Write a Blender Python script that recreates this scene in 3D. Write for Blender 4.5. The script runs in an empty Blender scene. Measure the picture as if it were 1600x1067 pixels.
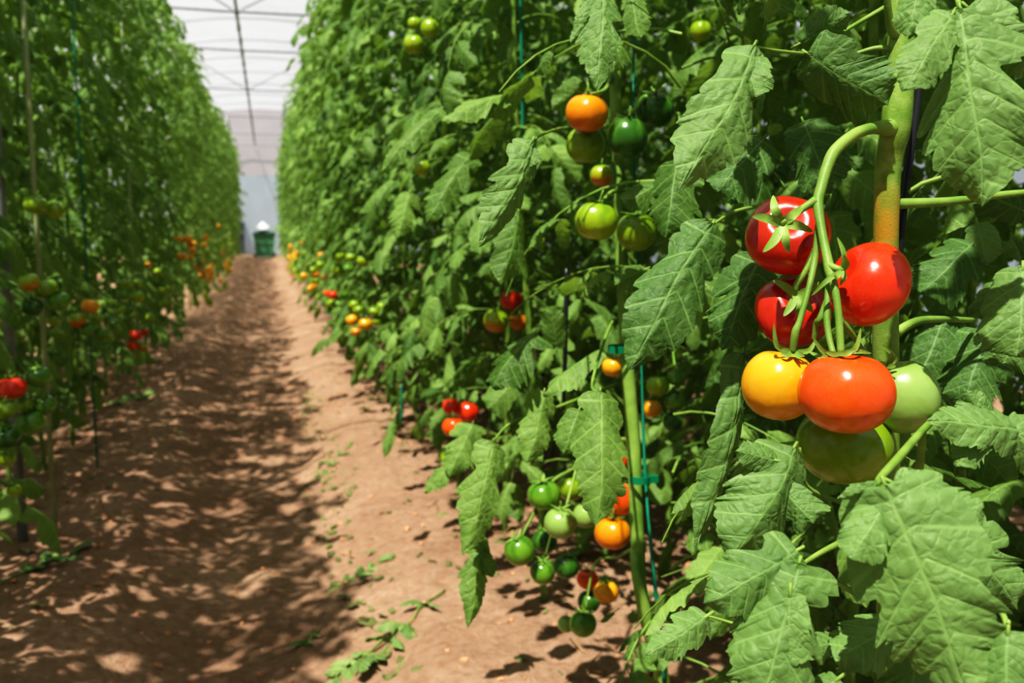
import bpy, math, random
import numpy as np
from mathutils import Vector, Matrix, noise
rnd = random.Random(7)
C = bpy.context.scene.collection
PI = math.pi

# ------------------------------------------------------------------ camera
F = 1500.0
CAM = Vector((0, 0, 1.05))
pitch = math.atan(188.5 / F)
yaw = math.atan(385 / F * math.cos(pitch))
FW = Vector((math.sin(yaw) * math.cos(pitch), math.cos(yaw) * math.cos(pitch), -math.sin(pitch)))
RT = Vector((math.cos(yaw), -math.sin(yaw), 0))
UP = RT.cross(FW)
cd = bpy.data.cameras.new('camera'); cam = bpy.data.objects.new('camera', cd); C.objects.link(cam)
cam.matrix_world = Matrix.Translation(CAM) @ Matrix((RT, UP, -FW)).transposed().to_4x4()
cd.sensor_width = 36; cd.lens = F / 1600 * 36; cd.clip_start = .02; cd.clip_end = 300
cd.dof.use_dof = True; cd.dof.focus_distance = .84; cd.dof.aperture_fstop = 7.5
bpy.context.scene.camera = cam

def ray(px, py): return FW + RT * ((px - 800) / F) - UP * ((py - 533.5) / F)
def P(px, py, d): return CAM + ray(px, py) * d
def on_x(px, py, X):
    r = ray(px, py); return (X - CAM.x) / r.x
def proj(p):
    v = Vector(p) - CAM; d = v.dot(FW)
    if d < .01: return (0, 0, -1)
    return (800 + F * v.dot(RT) / d, 533.5 - F * v.dot(UP) / d, d)

# ------------------------------------------------------------------ render look
sc = bpy.context.scene
sc.view_settings.view_transform = 'Standard'
sc.view_settings.exposure = 0.0
sc.view_settings.use_curve_mapping = True
cv = sc.view_settings.curve_mapping.curves[3]
for a_, b_ in ((.04, .0185), (.15, .118), (.40, .44), (.70, .80)): cv.points.new(a_, b_)
sc.view_settings.curve_mapping.update()
sc.cycles.max_bounces = 7; sc.cycles.diffuse_bounces = 3; sc.cycles.transmission_bounces = 4
sc.cycles.transparent_max_bounces = 8
sc.cycles.caustics_reflective = False; sc.cycles.caustics_refractive = False
sc.cycles.sample_clamp_indirect = 4
sc.cycles.use_denoising = True
w = bpy.data.worlds.new('sky'); sc.world = w; w.use_nodes = True
bgn = w.node_tree.nodes['Background']; bgn.inputs[0].default_value = (.80, .90, 1.0, 1); bgn.inputs[1].default_value = .36
SUN = Vector((-.285, -.36, .88)).normalized()
sd = bpy.data.lights.new('sun', 'SUN'); so = bpy.data.objects.new('sun', sd); C.objects.link(so)
sd.energy = 9.5; sd.angle = math.radians(.6); sd.color = (1, .955, .88)
so.rotation_euler = SUN.to_track_quat('Z', 'Y').to_euler(); so.location = (-3, -4, 9)

# ------------------------------------------------------------------ materials
def lin(c):
    return tuple(((v / 255) / 12.92 if v / 255 <= .04045 else ((v / 255 + .055) / 1.055) ** 2.4) for v in c) + (1,)
class NT:
    def __init__(s, name):
        s.m = bpy.data.materials.new(name); s.m.use_nodes = True; s.t = s.m.node_tree; s.t.nodes.clear()
        s.out = s.t.nodes.new('ShaderNodeOutputMaterial')
    def n(s, typ, **k):
        nd = s.t.nodes.new(typ)
        for a, b in k.items(): setattr(nd, a, b)
        return nd
    def l(s, a, b): s.t.links.new(a, b)
    def _in(s, sock, v):
        if hasattr(v, 'is_output') or isinstance(v, bpy.types.NodeSocket): s.l(v, sock)
        else: sock.default_value = v
    def math(s, op, a, b=0.0, c=None, clamp=False):
        nd = s.n('ShaderNodeMath', operation=op, use_clamp=clamp); s._in(nd.inputs[0], a); s._in(nd.inputs[1], b)
        if c is not None: s._in(nd.inputs[2], c)
        return nd.outputs[0]
    def mix(s, f, a, b):
        nd = s.n('ShaderNodeMix', data_type='RGBA'); s._in(nd.inputs[0], f); s._in(nd.inputs[6], a); s._in(nd.inputs[7], b)
        return nd.outputs[2]
    def noise(s, vec, scale, detail=3, rough=.5):
        nd = s.n('ShaderNodeTexNoise'); nd.inputs['Scale'].default_value = scale; nd.inputs['Detail'].default_value = detail
        nd.inputs['Roughness'].default_value = rough
        if vec is not None: s.l(vec, nd.inputs['Vector'])
        return nd.outputs['Fac']
    def ramp(s, f, a, b, lo=0., hi=1.):
        nd = s.n('ShaderNodeMapRange', clamp=True); s._in(nd.inputs[0], f)
        nd.inputs[1].default_value = lo; nd.inputs[2].default_value = hi; nd.inputs[3].default_value = a; nd.inputs[4].default_value = b
        return nd.outputs[0]
    def bump(s, h, strength=.3, dist=.01):
        nd = s.n('ShaderNodeBump'); nd.inputs['Strength'].default_value = strength; nd.inputs['Distance'].default_value = dist
        s.l(h, nd.inputs['Height']); return nd.outputs[0]
    def pr(s, col, rough=.5, spec=.5, normal=None, **k):
        nd = s.n('ShaderNodeBsdfPrincipled'); s._in(nd.inputs['Base Color'], col); s._in(nd.inputs['Roughness'], rough)
        nd.inputs['Specular IOR Level'].default_value = spec
        for a, b in k.items(): s._in(nd.inputs[a.replace('_', ' ')], b)
        if normal is not None: s.l(normal, nd.inputs['Normal'])
        return nd.outputs[0]
    def fin(s, sh): s.l(sh, s.out.inputs[0]); return s.m

def leaf_mat(name, dark, light, trans, tfac=.38, hero=False):
    m = NT(name)
    st = m.n('ShaderNodeAttribute', attribute_name='st'); sep = m.n('ShaderNodeSeparateXYZ'); m.l(st.outputs['Vector'], sep.inputs[0])
    S, T, R = sep.outputs
    lco = m.n('ShaderNodeAttribute', attribute_name='lco').outputs['Vector']
    a = m.math('ABSOLUTE', S)
    ph = m.math('FRACT', m.n('ShaderNodeAttribute', attribute_name='ph').outputs['Fac'])
    dv = m.math('ABSOLUTE', m.math('SUBTRACT', ph, .7))
    side = m.ramp(dv, 1., 0., .01, .07)
    mid = m.ramp(a, 1., 0., .012, .05)
    vein = m.math('MAXIMUM', side, mid)
    vor = m.n('ShaderNodeTexVoronoi', feature='DISTANCE_TO_EDGE'); vor.inputs['Scale'].default_value = 15 if hero else 11
    ns_ = m.n('ShaderNodeTexNoise'); ns_.inputs['Scale'].default_value = 9; m.l(lco, ns_.inputs['Vector'])
    vm = m.n('ShaderNodeVectorMath', operation='MULTIPLY_ADD'); m.l(ns_.outputs['Color'], vm.inputs[0]); vm.inputs[1].default_value = (.12, .12, 0); m.l(lco, vm.inputs[2])
    m.l(vm.outputs[0], vor.inputs['Vector'])
    net = m.ramp(vor.outputs['Distance'], 0., 1., 0., .28)
    h = m.math('MULTIPLY', net, m.ramp(vein, 1., .0))
    nz = m.noise(lco, 3.0, 3)
    base = m.mix(m.ramp(R, 0., 1.), dark, light)
    base = m.mix(m.ramp(nz, 0, .35, .4, .7), base, tuple(v * .72 for v in dark[:3]) + (1,))
    base = m.mix(m.math('MULTIPLY', vein, .34), base, tuple(min(1, v * 1.7 + .02) for v in light[:3]) + (1,))
    base = m.mix(m.ramp(net, .10, 0., 0, 1), base, tuple(min(1, v * 1.4 + .01) for v in light[:3]) + (1,))
    geo = m.n('ShaderNodeNewGeometry')
    base = m.mix(m.math('MULTIPLY', geo.outputs['Backfacing'], .45), base, (.22, .32, .12, 1))
    nrm = m.bump(h, .30 if hero else .35, .0022)
    p = m.pr(base, m.ramp(nz, .46, .62), .30, nrm)
    tr = m.n('ShaderNodeBsdfTranslucent'); tr.inputs[0].default_value = trans; m.l(nrm, tr.inputs['Normal'])
    mx = m.n('ShaderNodeMixShader'); mx.inputs[0].default_value = tfac; m.l(p, mx.inputs[1]); m.l(tr.outputs[0], mx.inputs[2])
    return m.fin(mx.outputs[0])
LEAF = leaf_mat('tomato_leaf', lin((54, 88, 36)), lin((138, 170, 92)), (.27, .43, .06, 1), .36)
LEAFH = leaf_mat('tomato_leaf_close', lin((74, 106, 54)), lin((122, 153, 90)), (.20, .36, .05, 1), .26, True)
LEAFD = leaf_mat('fallen_leaf', lin((92, 122, 66)), lin((140, 165, 100)), (.2, .3, .08, 1), .2)

def stem_mat():
    m = NT('plant_stem'); geo = m.n('ShaderNodeNewGeometry'); tc = m.n('ShaderNodeTexCoord')
    sep = m.n('ShaderNodeSeparateXYZ'); m.l(geo.outputs['Position'], sep.inputs[0])
    n1 = m.noise(geo.outputs['Position'], 25, 3); n2 = m.noise(geo.outputs['Position'], 400, 2)
    c = m.mix(m.ramp(n1, 0, 1, .3, .7), lin((92, 128, 48)), lin((140, 168, 84)))
    m2 = m.bump(n2, .25, .001)
    return m.fin(m.pr(c, .5, .35, m2, Subsurface_Weight=0.0))
STEM = stem_mat()
def hero_stem_mat():
    m = NT('thick_stem'); tc = m.n('ShaderNodeTexCoord'); pos = m.n('ShaderNodeNewGeometry').outputs['Position']
    sep = m.n('ShaderNodeSeparateXYZ'); m.l(pos, sep.inputs[0]); z = sep.outputs[2]
    n1 = m.noise(pos, 60, 3); n2 = m.noise(pos, 500, 2)
    c = m.mix(m.ramp(n1, 0, 1, .35, .65), lin((104, 138, 52)), lin((140, 166, 84)))
    up = m.ramp(z, 0, 1, 1.015, 1.035); dn = m.ramp(z, 1, 0, 1.055, 1.09)
    c = m.mix(m.math('MULTIPLY', m.math('MULTIPLY', up, dn), m.ramp(n1, .2, .8, .3, .6)), c, lin((176, 120, 26)))
    return m.fin(m.pr(c, .42, .4, m.bump(n2, .3, .001)))
STEMH = hero_stem_mat()
def simple(name, col, rough=.5, spec=.5, nscale=30, var=.15, bump=.0, **k):
    m = NT(name); tc = m.n('ShaderNodeTexCoord').outputs['Object']
    n1 = m.noise(tc, nscale, 4)
    c = m.mix(m.ramp(n1, 0, 1, .3, .7), tuple(v * (1 - var) for v in col[:3]) + (1,), tuple(min(1, v * (1 + var)) for v in col[:3]) + (1,))
    return m.fin(m.pr(c, rough, spec, m.bump(n1, bump, .004) if bump else None, **k))

def tomato_mat(name, col, top=None, bottom=None, rough=.24, stripe=None):
    m = NT(name); tc = m.n('ShaderNodeTexCoord').outputs['Object']
    sep = m.n('ShaderNodeSeparateXYZ'); m.l(tc, sep.inputs[0]); x, y, z = sep.outputs
    nz = m.noise(tc, 1.6, 3)
    c = col
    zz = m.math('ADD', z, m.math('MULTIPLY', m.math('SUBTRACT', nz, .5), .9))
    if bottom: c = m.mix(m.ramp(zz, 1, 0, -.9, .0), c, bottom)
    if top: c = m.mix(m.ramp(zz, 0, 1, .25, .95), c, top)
    if stripe:
        an = m.math('ARCTAN2', y, x)
        st = m.math('SINE', m.math('ADD', m.math('MULTIPLY', an, 5.), m.math('MULTIPLY', nz, 5.)))
        c = m.mix(m.math('MULTIPLY', m.ramp(st, 0, 1, .1, 1), m.ramp(z, .0, .8, -.6, .7)), c, stripe)
    fine = m.noise(tc, 70, 2)
    c = m.mix(m.ramp(fine, 0., .14, .6, .75), c, (.9, .75, .5, 1))
    return m.fin(m.pr(c, rough, .5, m.bump(m.noise(tc, 3, 1), .03, .05), Coat_Weight=.25, Coat_Roughness=.16, Subsurface_Weight=0.0))
TM = {
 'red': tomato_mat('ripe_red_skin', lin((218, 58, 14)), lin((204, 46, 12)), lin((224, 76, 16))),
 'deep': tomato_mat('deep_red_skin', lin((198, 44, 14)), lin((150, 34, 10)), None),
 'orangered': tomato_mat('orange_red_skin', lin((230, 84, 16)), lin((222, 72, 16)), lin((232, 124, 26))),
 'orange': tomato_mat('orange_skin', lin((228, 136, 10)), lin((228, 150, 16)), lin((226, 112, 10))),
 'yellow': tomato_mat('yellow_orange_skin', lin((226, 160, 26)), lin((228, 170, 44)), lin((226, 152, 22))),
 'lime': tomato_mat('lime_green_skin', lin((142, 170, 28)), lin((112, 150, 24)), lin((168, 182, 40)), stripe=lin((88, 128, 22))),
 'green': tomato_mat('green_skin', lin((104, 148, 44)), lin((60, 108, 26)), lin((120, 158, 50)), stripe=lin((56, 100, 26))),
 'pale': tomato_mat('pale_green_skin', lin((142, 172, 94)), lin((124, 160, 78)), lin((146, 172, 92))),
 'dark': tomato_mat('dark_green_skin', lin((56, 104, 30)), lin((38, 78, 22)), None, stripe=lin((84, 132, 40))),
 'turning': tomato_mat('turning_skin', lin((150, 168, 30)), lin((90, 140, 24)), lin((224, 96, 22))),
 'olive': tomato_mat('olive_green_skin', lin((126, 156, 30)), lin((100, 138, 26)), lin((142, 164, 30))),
}
TWN = {'red': 'red', 'deep': 'deep red', 'orangered': 'orange red', 'orange': 'orange', 'yellow': 'yellow orange', 'lime': 'yellow green',
       'green': 'green', 'pale': 'pale green', 'dark': 'dark green', 'turning': 'green and orange', 'olive': 'olive green'}

def soil_mat():
    m = NT('red_soil'); pos = m.n('ShaderNodeNewGeometry').outputs['Position']
    a = m.noise(pos, 2.2, 5, .6); b = m.noise(pos, 38, 5, .65); c = m.noise(pos, 170, 4, .7)
    col = m.mix(m.ramp(a, 0, 1, .35, .65), lin((160, 130, 108)), lin((185, 155, 131)))
    col = m.mix(m.ramp(b, .55, 0, .35, .6), col, lin((138, 98, 76)))
    col = m.mix(m.ramp(c, 0, .6, .6, .75), col, lin((222, 182, 150)))
    hgt = m.math('ADD', m.math('MULTIPLY', b, 1.), m.math('MULTIPLY', c, .45))
    return m.fin(m.pr(col, .95, .15, m.bump(hgt, .85, .018)))
SOIL = soil_mat()

def film(name, tint, tfrac):
    m = NT(name); pos = m.n('ShaderNodeNewGeometry').outputs['Position']
    nz = m.noise(pos, 1.3, 4); 
    c = m.mix(m.ramp(nz, 0, 1, .35, .65), tint, tuple(v * .9 for v in tint[:3]) + (1,))
    tr = m.n('ShaderNodeBsdfTranslucent'); m.l(c, tr.inputs[0])
    df = m.n('ShaderNodeBsdfDiffuse'); m.l(c, df.inputs[0])
    tp = m.n('ShaderNodeBsdfTransparent'); tp.inputs[0].default_value = (1, 1, 1, 1)
    a = m.n('ShaderNodeMixShader'); a.inputs[0].default_value = .35; m.l(tr.outputs[0], a.inputs[1]); m.l(df.outputs[0], a.inputs[2])
    b = m.n('ShaderNodeMixShader'); b.inputs[0].default_value = tfrac; m.l(a.outputs[0], b.inputs[1]); m.l(tp.outputs[0], b.inputs[2])
    return m.fin(b.outputs[0])
FILM = film('roof_film', (.98, .98, 1, 1), .68)
FILMW = film('wall_film_pink', (.97, .88, .86, 1), .25)
FILMB = film('wall_film_blue', (.80, .90, .95, 1), .3)
METAL = simple('galvanised_steel', (.30, .30, .34, 1), .5, .5, Metallic=.3)
POLE = simple('grey_pole', (.22, .24, .24, 1), .55)
BLACK = simple('black_plastic', (.02, .02, .025, 1), .35)
TWINE = simple('green_twine', (.0, .20, .12, 1), .5)
CLIPM = simple('green_clip_plastic', (.0, .20, .10, 1), .35)
BINM = simple('bin_green', (.09, .26, .15, 1), .4)
BINL = simple('bin_lid_green', (.03, .10, .07, 1), .4)
SACK = simple('white_sack', (.75, .78, .80, 1), .7)

# ------------------------------------------------------------------ object helpers
def link(o): C.objects.link(o); return o
def tag(o, label=None, cat=None, group=None, kind=None):
    if label: o['label'] = label
    if cat: o['category'] = cat
    if group: o['group'] = group
    if kind: o['kind'] = kind
    return o
def empty(name, loc):
    o = bpy.data.objects.new(name, None); o.location = loc; o.empty_display_size = .1; return link(o)
class MB:
    """collects geometry (numpy) with material slots and leaf attributes"""
    def __init__(s): s.v = []; s.f = []; s.m = []; s.st = []; s.lco = []; s.ph = []; s.n = 0
    def add(s, v, f, mat=0, st=None, lco=None, ph=None):
        v = np.asarray(v, float); f = np.asarray(f, int)
        s.v.append(v); s.f.append((f + s.n)); s.m.append(np.full(len(f), mat))
        s.st.append(np.zeros((len(v), 3)) if st is None else st); s.lco.append(np.zeros((len(v), 3)) if lco is None else lco); s.ph.append(np.zeros(len(v)) if ph is None else ph)
        s.n += len(v)
    def tube(s, pts, rad, seg=8, mat=0, cap=True):
        pts = [Vector(p) for p in pts]; n = len(pts)
        if not hasattr(rad, '__len__'): rad = [rad] * n
        rings = []; t0 = (pts[1] - pts[0]).normalized(); a = t0.orthogonal().normalized()
        for i, p in enumerate(pts):
            t = (pts[min(i + 1, n - 1)] - pts[max(i - 1, 0)])
            t = t.normalized() if t.length > 1e-9 else t0
            a = (a - t * a.dot(t)).normalized(); b = t.cross(a)
            for k in range(seg):
                th = 2 * PI * k / seg; rings.append(p + (a * math.cos(th) + b * math.sin(th)) * rad[i])
        f = [(i * seg + k, i * seg + (k + 1) % seg, (i + 1) * seg + (k + 1) % seg, (i + 1) * seg + k) for i in range(n - 1) for k in range(seg)]
        if cap:
            rings.append(pts[0] - t0 * rad[0] * .5); rings.append(pts[-1] + t * rad[-1] * .5)
            f += [((k + 1) % seg, k, n * seg, n * seg) for k in range(seg)]
            f += [((n - 1) * seg + k, (n - 1) * seg + (k + 1) % seg, n * seg + 1, n * seg + 1) for k in range(seg)]
        s.add([tuple(p) for p in rings], f, mat)
    def box(s, lo, hi, mat=0, taper=1.0):
        (x0, y0, z0), (x1, y1, z1) = lo, hi; cx, cy = (x0 + x1) / 2, (y0 + y1) / 2
        q = lambda x, y, z, k: (cx + (x - cx) * k, cy + (y - cy) * k, z)
        v = [q(x0, y0, z0, taper), q(x1, y0, z0, taper), q(x1, y1, z0, taper), q(x0, y1, z0, taper), q(x0, y0, z1, 1), q(x1, y0, z1, 1), q(x1, y1, z1, 1), q(x0, y1, z1, 1)]
        s.add(v, [(0, 3, 2, 1), (4, 5, 6, 7), (0, 1, 5, 4), (1, 2, 6, 5), (2, 3, 7, 6), (3, 0, 4, 7)], mat)
    def mesh(s, name, mats, smooth=True):
        v = np.concatenate(s.v); f = np.concatenate(s.f); mi = np.concatenate(s.m)
        me = bpy.data.meshes.new(name)
        tri = f[:, 2] == f[:, 3]
        ls = np.where(tri, 3, 4); loops = f.ravel()[np.repeat([True], f.size) if not tri.any() else np.column_stack([np.ones((len(f), 3), bool), ~tri]).ravel()]
        me.vertices.add(len(v)); me.vertices.foreach_set('co', v.ravel())
        me.loops.add(len(loops)); me.loops.foreach_set('vertex_index', loops.astype(np.int32))
        me.polygons.add(len(f)); st = np.concatenate([[0], np.cumsum(ls)[:-1]]).astype(np.int32)
        me.polygons.foreach_set('loop_start', st)
        me.polygons.foreach_set('material_index', mi.astype(np.int32))
        me.polygons.foreach_set('use_smooth', np.full(len(f), smooth))
        a = me.attributes.new('st', 'FLOAT_VECTOR', 'POINT'); a.data.foreach_set('vector', np.concatenate(s.st).ravel())
        a = me.attributes.new('lco', 'FLOAT_VECTOR', 'POINT'); a.data.foreach_set('vector', np.concatenate(s.lco).ravel())
        a = me.attributes.new('ph', 'FLOAT', 'POINT'); a.data.foreach_set('value', np.concatenate(s.ph))
        for m in (mats if isinstance(mats, (list, tuple)) else [mats]): me.materials.append(m)
        me.update(calc_edges=True); me.validate()
        return me
    def build(s, name, mats, parent=None, smooth=True, world=False):
        o = link(bpy.data.objects.new(name, s.mesh(name, mats, smooth)))
        if parent is not None:
            o.parent = parent
            if world: o.matrix_parent_inverse = Matrix.Translation(-parent.location)
        return o
def smooth_path(pts, k=6):
    """Catmull-Rom through tuples (x,y,z,r)"""
    pts = [np.array(p, float) for p in pts]; out = []
    for i in range(len(pts) - 1):
        p0 = pts[max(i - 1, 0)]; p1 = pts[i]; p2 = pts[i + 1]; p3 = pts[min(i + 2, len(pts) - 1)]
        for j in range(k):
            t = j / k
            out.append(.5 * ((2 * p1) + (-p0 + p2) * t + (2 * p0 - 5 * p1 + 4 * p2 - p3) * t * t + (-p0 + 3 * p1 - 3 * p2 + p3) * t ** 3))
    out.append(pts[-1]); return out
def ptube(mb, pp, seg=10, k=6, mat=0):
    """tube through pixel-space points (px,py,depth,radius_px)"""
    q = [tuple(P(a, b, d)) + (r * d / F,) for a, b, d, r in pp]
    q = smooth_path(q, k); mb.tube([p[:3] for p in q], [max(.0003, p[3]) for p in q], seg, mat)

# ------------------------------------------------------------------ leaflet shapes
NOTCH = [[(.23, .50, .050), (.40, .16, .03)], [(.27, .34, .050), (.45, .20, .035)], [(.30, .12, .04)], [(.19, .60, .04), (.37, .42, .04), (.54, .30, .035), (.70, .2, .03)], [(.20, .40, .045), (.36, .22, .035), (.52, .14, .03)]]
def phase(t, off, n): return n * t ** .85 + off * np.clip(t * 4, 0, 1)
def prof(t, kind, jit, off, n):
    a, b, A0 = [(.46, 1.02, .12), (.40, .98, .12), (.48, .95, .09), (.42, 1.0, .16), (.46, .95, .11)][kind]
    env = t ** a * (1 - t) ** b; tm = a / (a + b); env = env / (tm ** a * (1 - tm) ** b)
    p = phase(t, off, n); f = p - np.floor(p); tooth = np.where(f < .7, np.sin(f / .7 * PI / 2), np.cos((f - .7) / .3 * PI / 2))
    A = (A0 * (1 - t) ** .3 + .02) * (1 + .9 * np.sin(jit * 7 + np.floor(p) * 2.3))
    w_ = env * (1 - A * (1 - tooth))
    for k, (c, d, wd) in enumerate(NOTCH[kind]): w_ = w_ * (1 - d * (.8 + .35 * math.sin(jit * 3 + k)) * np.exp(-((t - c - .035 * math.sin(jit * 5 + k)) / wd) ** 2))
    return w_ * (1 - .012 * np.cos(2 * PI * (p * 3 + jit))) * (1 + .10 * np.sin(jit * 3 + 5 * t))
def leaflet(nt, ns, kind, W, seed, fold=.12, bend=.6, quilt=.02, wav=.05, sick=0.):
    """unit-length leaflet along +X, up +Z; W half width"""
    r = random.Random(seed); t = np.linspace(0, 1, nt + 1) ** .92; s = np.linspace(-1, 1, 2 * ns + 1)
    tt, ss = np.meshgrid(t, s, indexing='ij')
    jl, jr = r.random() * 6, r.random() * 6; nv = r.uniform(5.6, 7.4); ol, orr = (0., r.uniform(.2, .6)) if ns > 1 else (0., 0.)
    wl, wr = prof(t, kind, jl, ol, nv), prof(t, kind, jr, orr, nv)
    ww = np.where(ss < 0, wl[:, None], wr[:, None])
    y = ss * ww * W; ay = np.abs(y)
    u = np.clip(tt / .3, 0, 1); u = u * u * (3 - 2 * u)
    x = tt + (-.36 + 1.22 * u) * (ay + .7 * ay * ay) * (1 - .30 * tt)
    p = phase(tt, np.where(ss < 0, ol, orr) * np.clip(np.abs(ss) * 6, 0, 1), nv) + .10 * np.sin(tt * 17 + jl) * np.abs(ss)
    f = p - np.floor(p)
    g = np.abs(f - .7); g = np.minimum(g, 1 - g) * 2
    p1, p2 = r.random() * 6, r.random() * 6
    cell = .6 + .4 * np.abs(np.sin(np.abs(ss) * 7 + np.floor(p - .7) * 1.7))
    z = -fold * ay + quilt * (np.clip(g, 0, 1) ** .5) * cell * np.clip(np.abs(ss) / .12, 0, 1) * (1 - .7 * np.abs(ss) ** 3) * (1 - .5 * tt)
    z = z + wav * W * np.abs(ss) ** 1.6 * np.sin(tt * 11 + np.where(ss < 0, p1, p2)) - .25 * W * W * ss ** 2 * 1.2
    y = y + sick * (tt * (1 - tt)) + .012 * np.sin(tt * 9 + p1) * tt
    if quilt > .012:
        z = z + .0030 * np.sin(x * 47 + p1 + 3 * np.sin(y * 20)) * np.sin(y * 42 + p2 + 2 * np.sin(x * 13)) * (1 - np.abs(ss) ** 4)
    c = bend if abs(bend) > 1e-3 else 1e-3
    X = np.sin(c * x) / c + z * np.sin(c * x); Z = -(1 - np.cos(c * x)) / c + z * np.cos(c * x)
    tx, tz = math.sin(c) / c, -(1 - math.cos(c)) / c; L = math.hypot(tx, tz); ca, sa = tx / L, tz / L
    X, Z = (X * ca + Z * sa) / L, (-X * sa + Z * ca) / L
    v = np.stack([X, y, Z], -1).reshape(-1, 3)
    n2 = 2 * ns + 1; i, j = np.meshgrid(np.arange(nt), np.arange(2 * ns), indexing='ij'); a = (i * n2 + j).ravel()
    fc = np.stack([a, a + n2, a + n2 + 1, a + 1], -1)
    st = np.stack([ss.ravel(), tt.ravel(), np.zeros(ss.size)], -1)
    lco = np.stack([x.ravel(), y.ravel(), np.full(ss.size, r.random() * 20)], -1)
    return v, fc, st, lco, p.ravel()
def frame(d, n):
    x = Vector(d).normalized(); n = Vector(n); z = (n - x * n.dot(x))
    z = z.normalized() if z.length > 1e-5 else x.orthogonal().normalized()
    y = z.cross(x); return np.array([[x.x, y.x, z.x], [x.y, y.y, z.y], [x.z, y.z, z.z]])
def put(mb, tpl, o, d, n, L, ys=1., rv=.5, mat=0):
    M = frame(d, n); v = tpl[0] * np.array([L, L * ys, L]); st = tpl[2].copy(); st[:, 2] = rv
    mb.add(v @ M.T + np.array(tuple(o)), tpl[1], mat, st, tpl[3] * (max(.35, L / .13)), tpl[4])
KN = [0, 1, 3, 4, 0, 3, 1, 2]
def templates(nt, ns, q): return [leaflet(nt, ns, KN[i], [.25, .31, .30, .27, .22, .27, .28, .34][i], 50 + i, .35 + .1 * (i % 3), [.9, .5, 1.3, .2, .8, 1.1, .6, .9][i], q, .12, (.15 if i % 2 else -.15)) for i in range(8)]
T_HI, T_MID, T_LO = templates(36, 6, .02), templates(16, 2, .012), templates(8, 1, 0.)

def compound(rg, p0, az, Lr, elev0, elev1, tp, mb, keep=None, size=1., seg=5, out=None):
    """pinnate tomato leaf: rachis + leaflets"""
    n = 9; pts = [Vector(p0)]; dirs = []; azc = az
    for i in range(n):
        e = elev0 + (elev1 - elev0) * (i / (n - 1)) ** .8
        azc += rg.uniform(-.08, .08)
        d = Vector((math.cos(azc) * math.cos(e), math.sin(azc) * math.cos(e), math.sin(e))); dirs.append(d)
        pts.append(pts[-1] + d * Lr / n)
    lfs = []
    for fr, sz, pair in ((.38, .62, 1), (.50, .32, 1), (.60, .85, 1), (.72, .34, 1), (.82, .95, 1), (1.0, 1.22, 0)):
        k = min(n - 1, int(fr * n)); p = pts[min(n, round(fr * n))]; d = dirs[k]
        side = d.cross(Vector((0, 0, 1))).normalized(); upn = side.cross(d).normalized()
        for sg in ((-1, 1) if pair else (0,)):
            s2 = sz * rg.uniform(.8, 1.15) * size * .105
            dd = (d * (.55 if sg else 1) + side * sg * .85 + Vector((0, 0, -1)) * rg.uniform(.15, .9) + Vector((rg.gauss(0, .15), rg.gauss(0, .15), rg.gauss(0, .15)))).normalized()
            nn = upn + Vector((rg.gauss(0, .35), rg.gauss(0, .35), rg.gauss(0, .2)))
            if out is not None: nn = nn + out * rg.uniform(.1, .9)
            st = p + dd * .012
            if keep is not None and not keep(st + dd * s2 * .5, s2): continue
            lfs.append((st, dd, nn, s2)); mb.tube([p, st + dd * .006], .0011, 3, 1, False)
            ti = rg.choice((0, 1, 2, 3, 4, 5, 6)) if sz > .5 else 7
            put(mb, tp[ti], st, dd, nn, s2, rg.uniform(.85, 1.15), min(1, max(0, rg.gauss(.5, .28))))
    if len(lfs) > 4 or keep is None:
        mb.tube(pts, [.0030 - .0020 * i / n for i in range(n + 1)], seg, 1, False)

def stem_path(rg, H, lean=(0, 0)):
    a, b, c = rg.random() * 6, rg.random() * 6, rg.uniform(.01, .03)
    return [Vector((c * math.sin(z * 2.2 + a) - c * math.sin(a) + lean[0] * (max(0., z) / H) ** 1.6, c * math.cos(z * 1.9 + b) - c * math.cos(b) + lean[1] * z / H, z)) for z in np.linspace(-.03, H, 22)]
def at_z(path, z):
    for i in range(len(path) - 1):
        if path[i + 1].z >= z:
            t = (z - path[i].z) / (path[i + 1].z - path[i].z); return path[i].lerp(path[i + 1], t)
    return path[-1]
def plant_mb(seed, tp, H, z0, nleaf, off=Vector((0, 0, 0)), keep=None, lean=(0, 0), outdir=None, path=None, size=1., Lr=(.24, .40)):
    rg = random.Random(seed); path = path or stem_path(rg, H, lean)
    st = MB(); q = [p + off for p in path]; st.tube(q, [.0095 - .005 * i / len(q) for i in range(len(q))], 8)
    fo = MB(); az = rg.random() * 6
    for i in range(nleaf):
        z = z0 + (H - .05 - z0) * (i + rg.random() * .6) / nleaf; az += 2.4 + rg.uniform(-.4, .4)
        L = rg.uniform(*Lr) * (.75 if z > H - .3 else 1)
        compound(rg, at_z(path, z) + off, az, L, rg.uniform(.1, .8), rg.uniform(-1.35, -.5), tp, fo, keep, size * rg.uniform(.85, 1.15), 4, outdir)
    return st, fo

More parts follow.
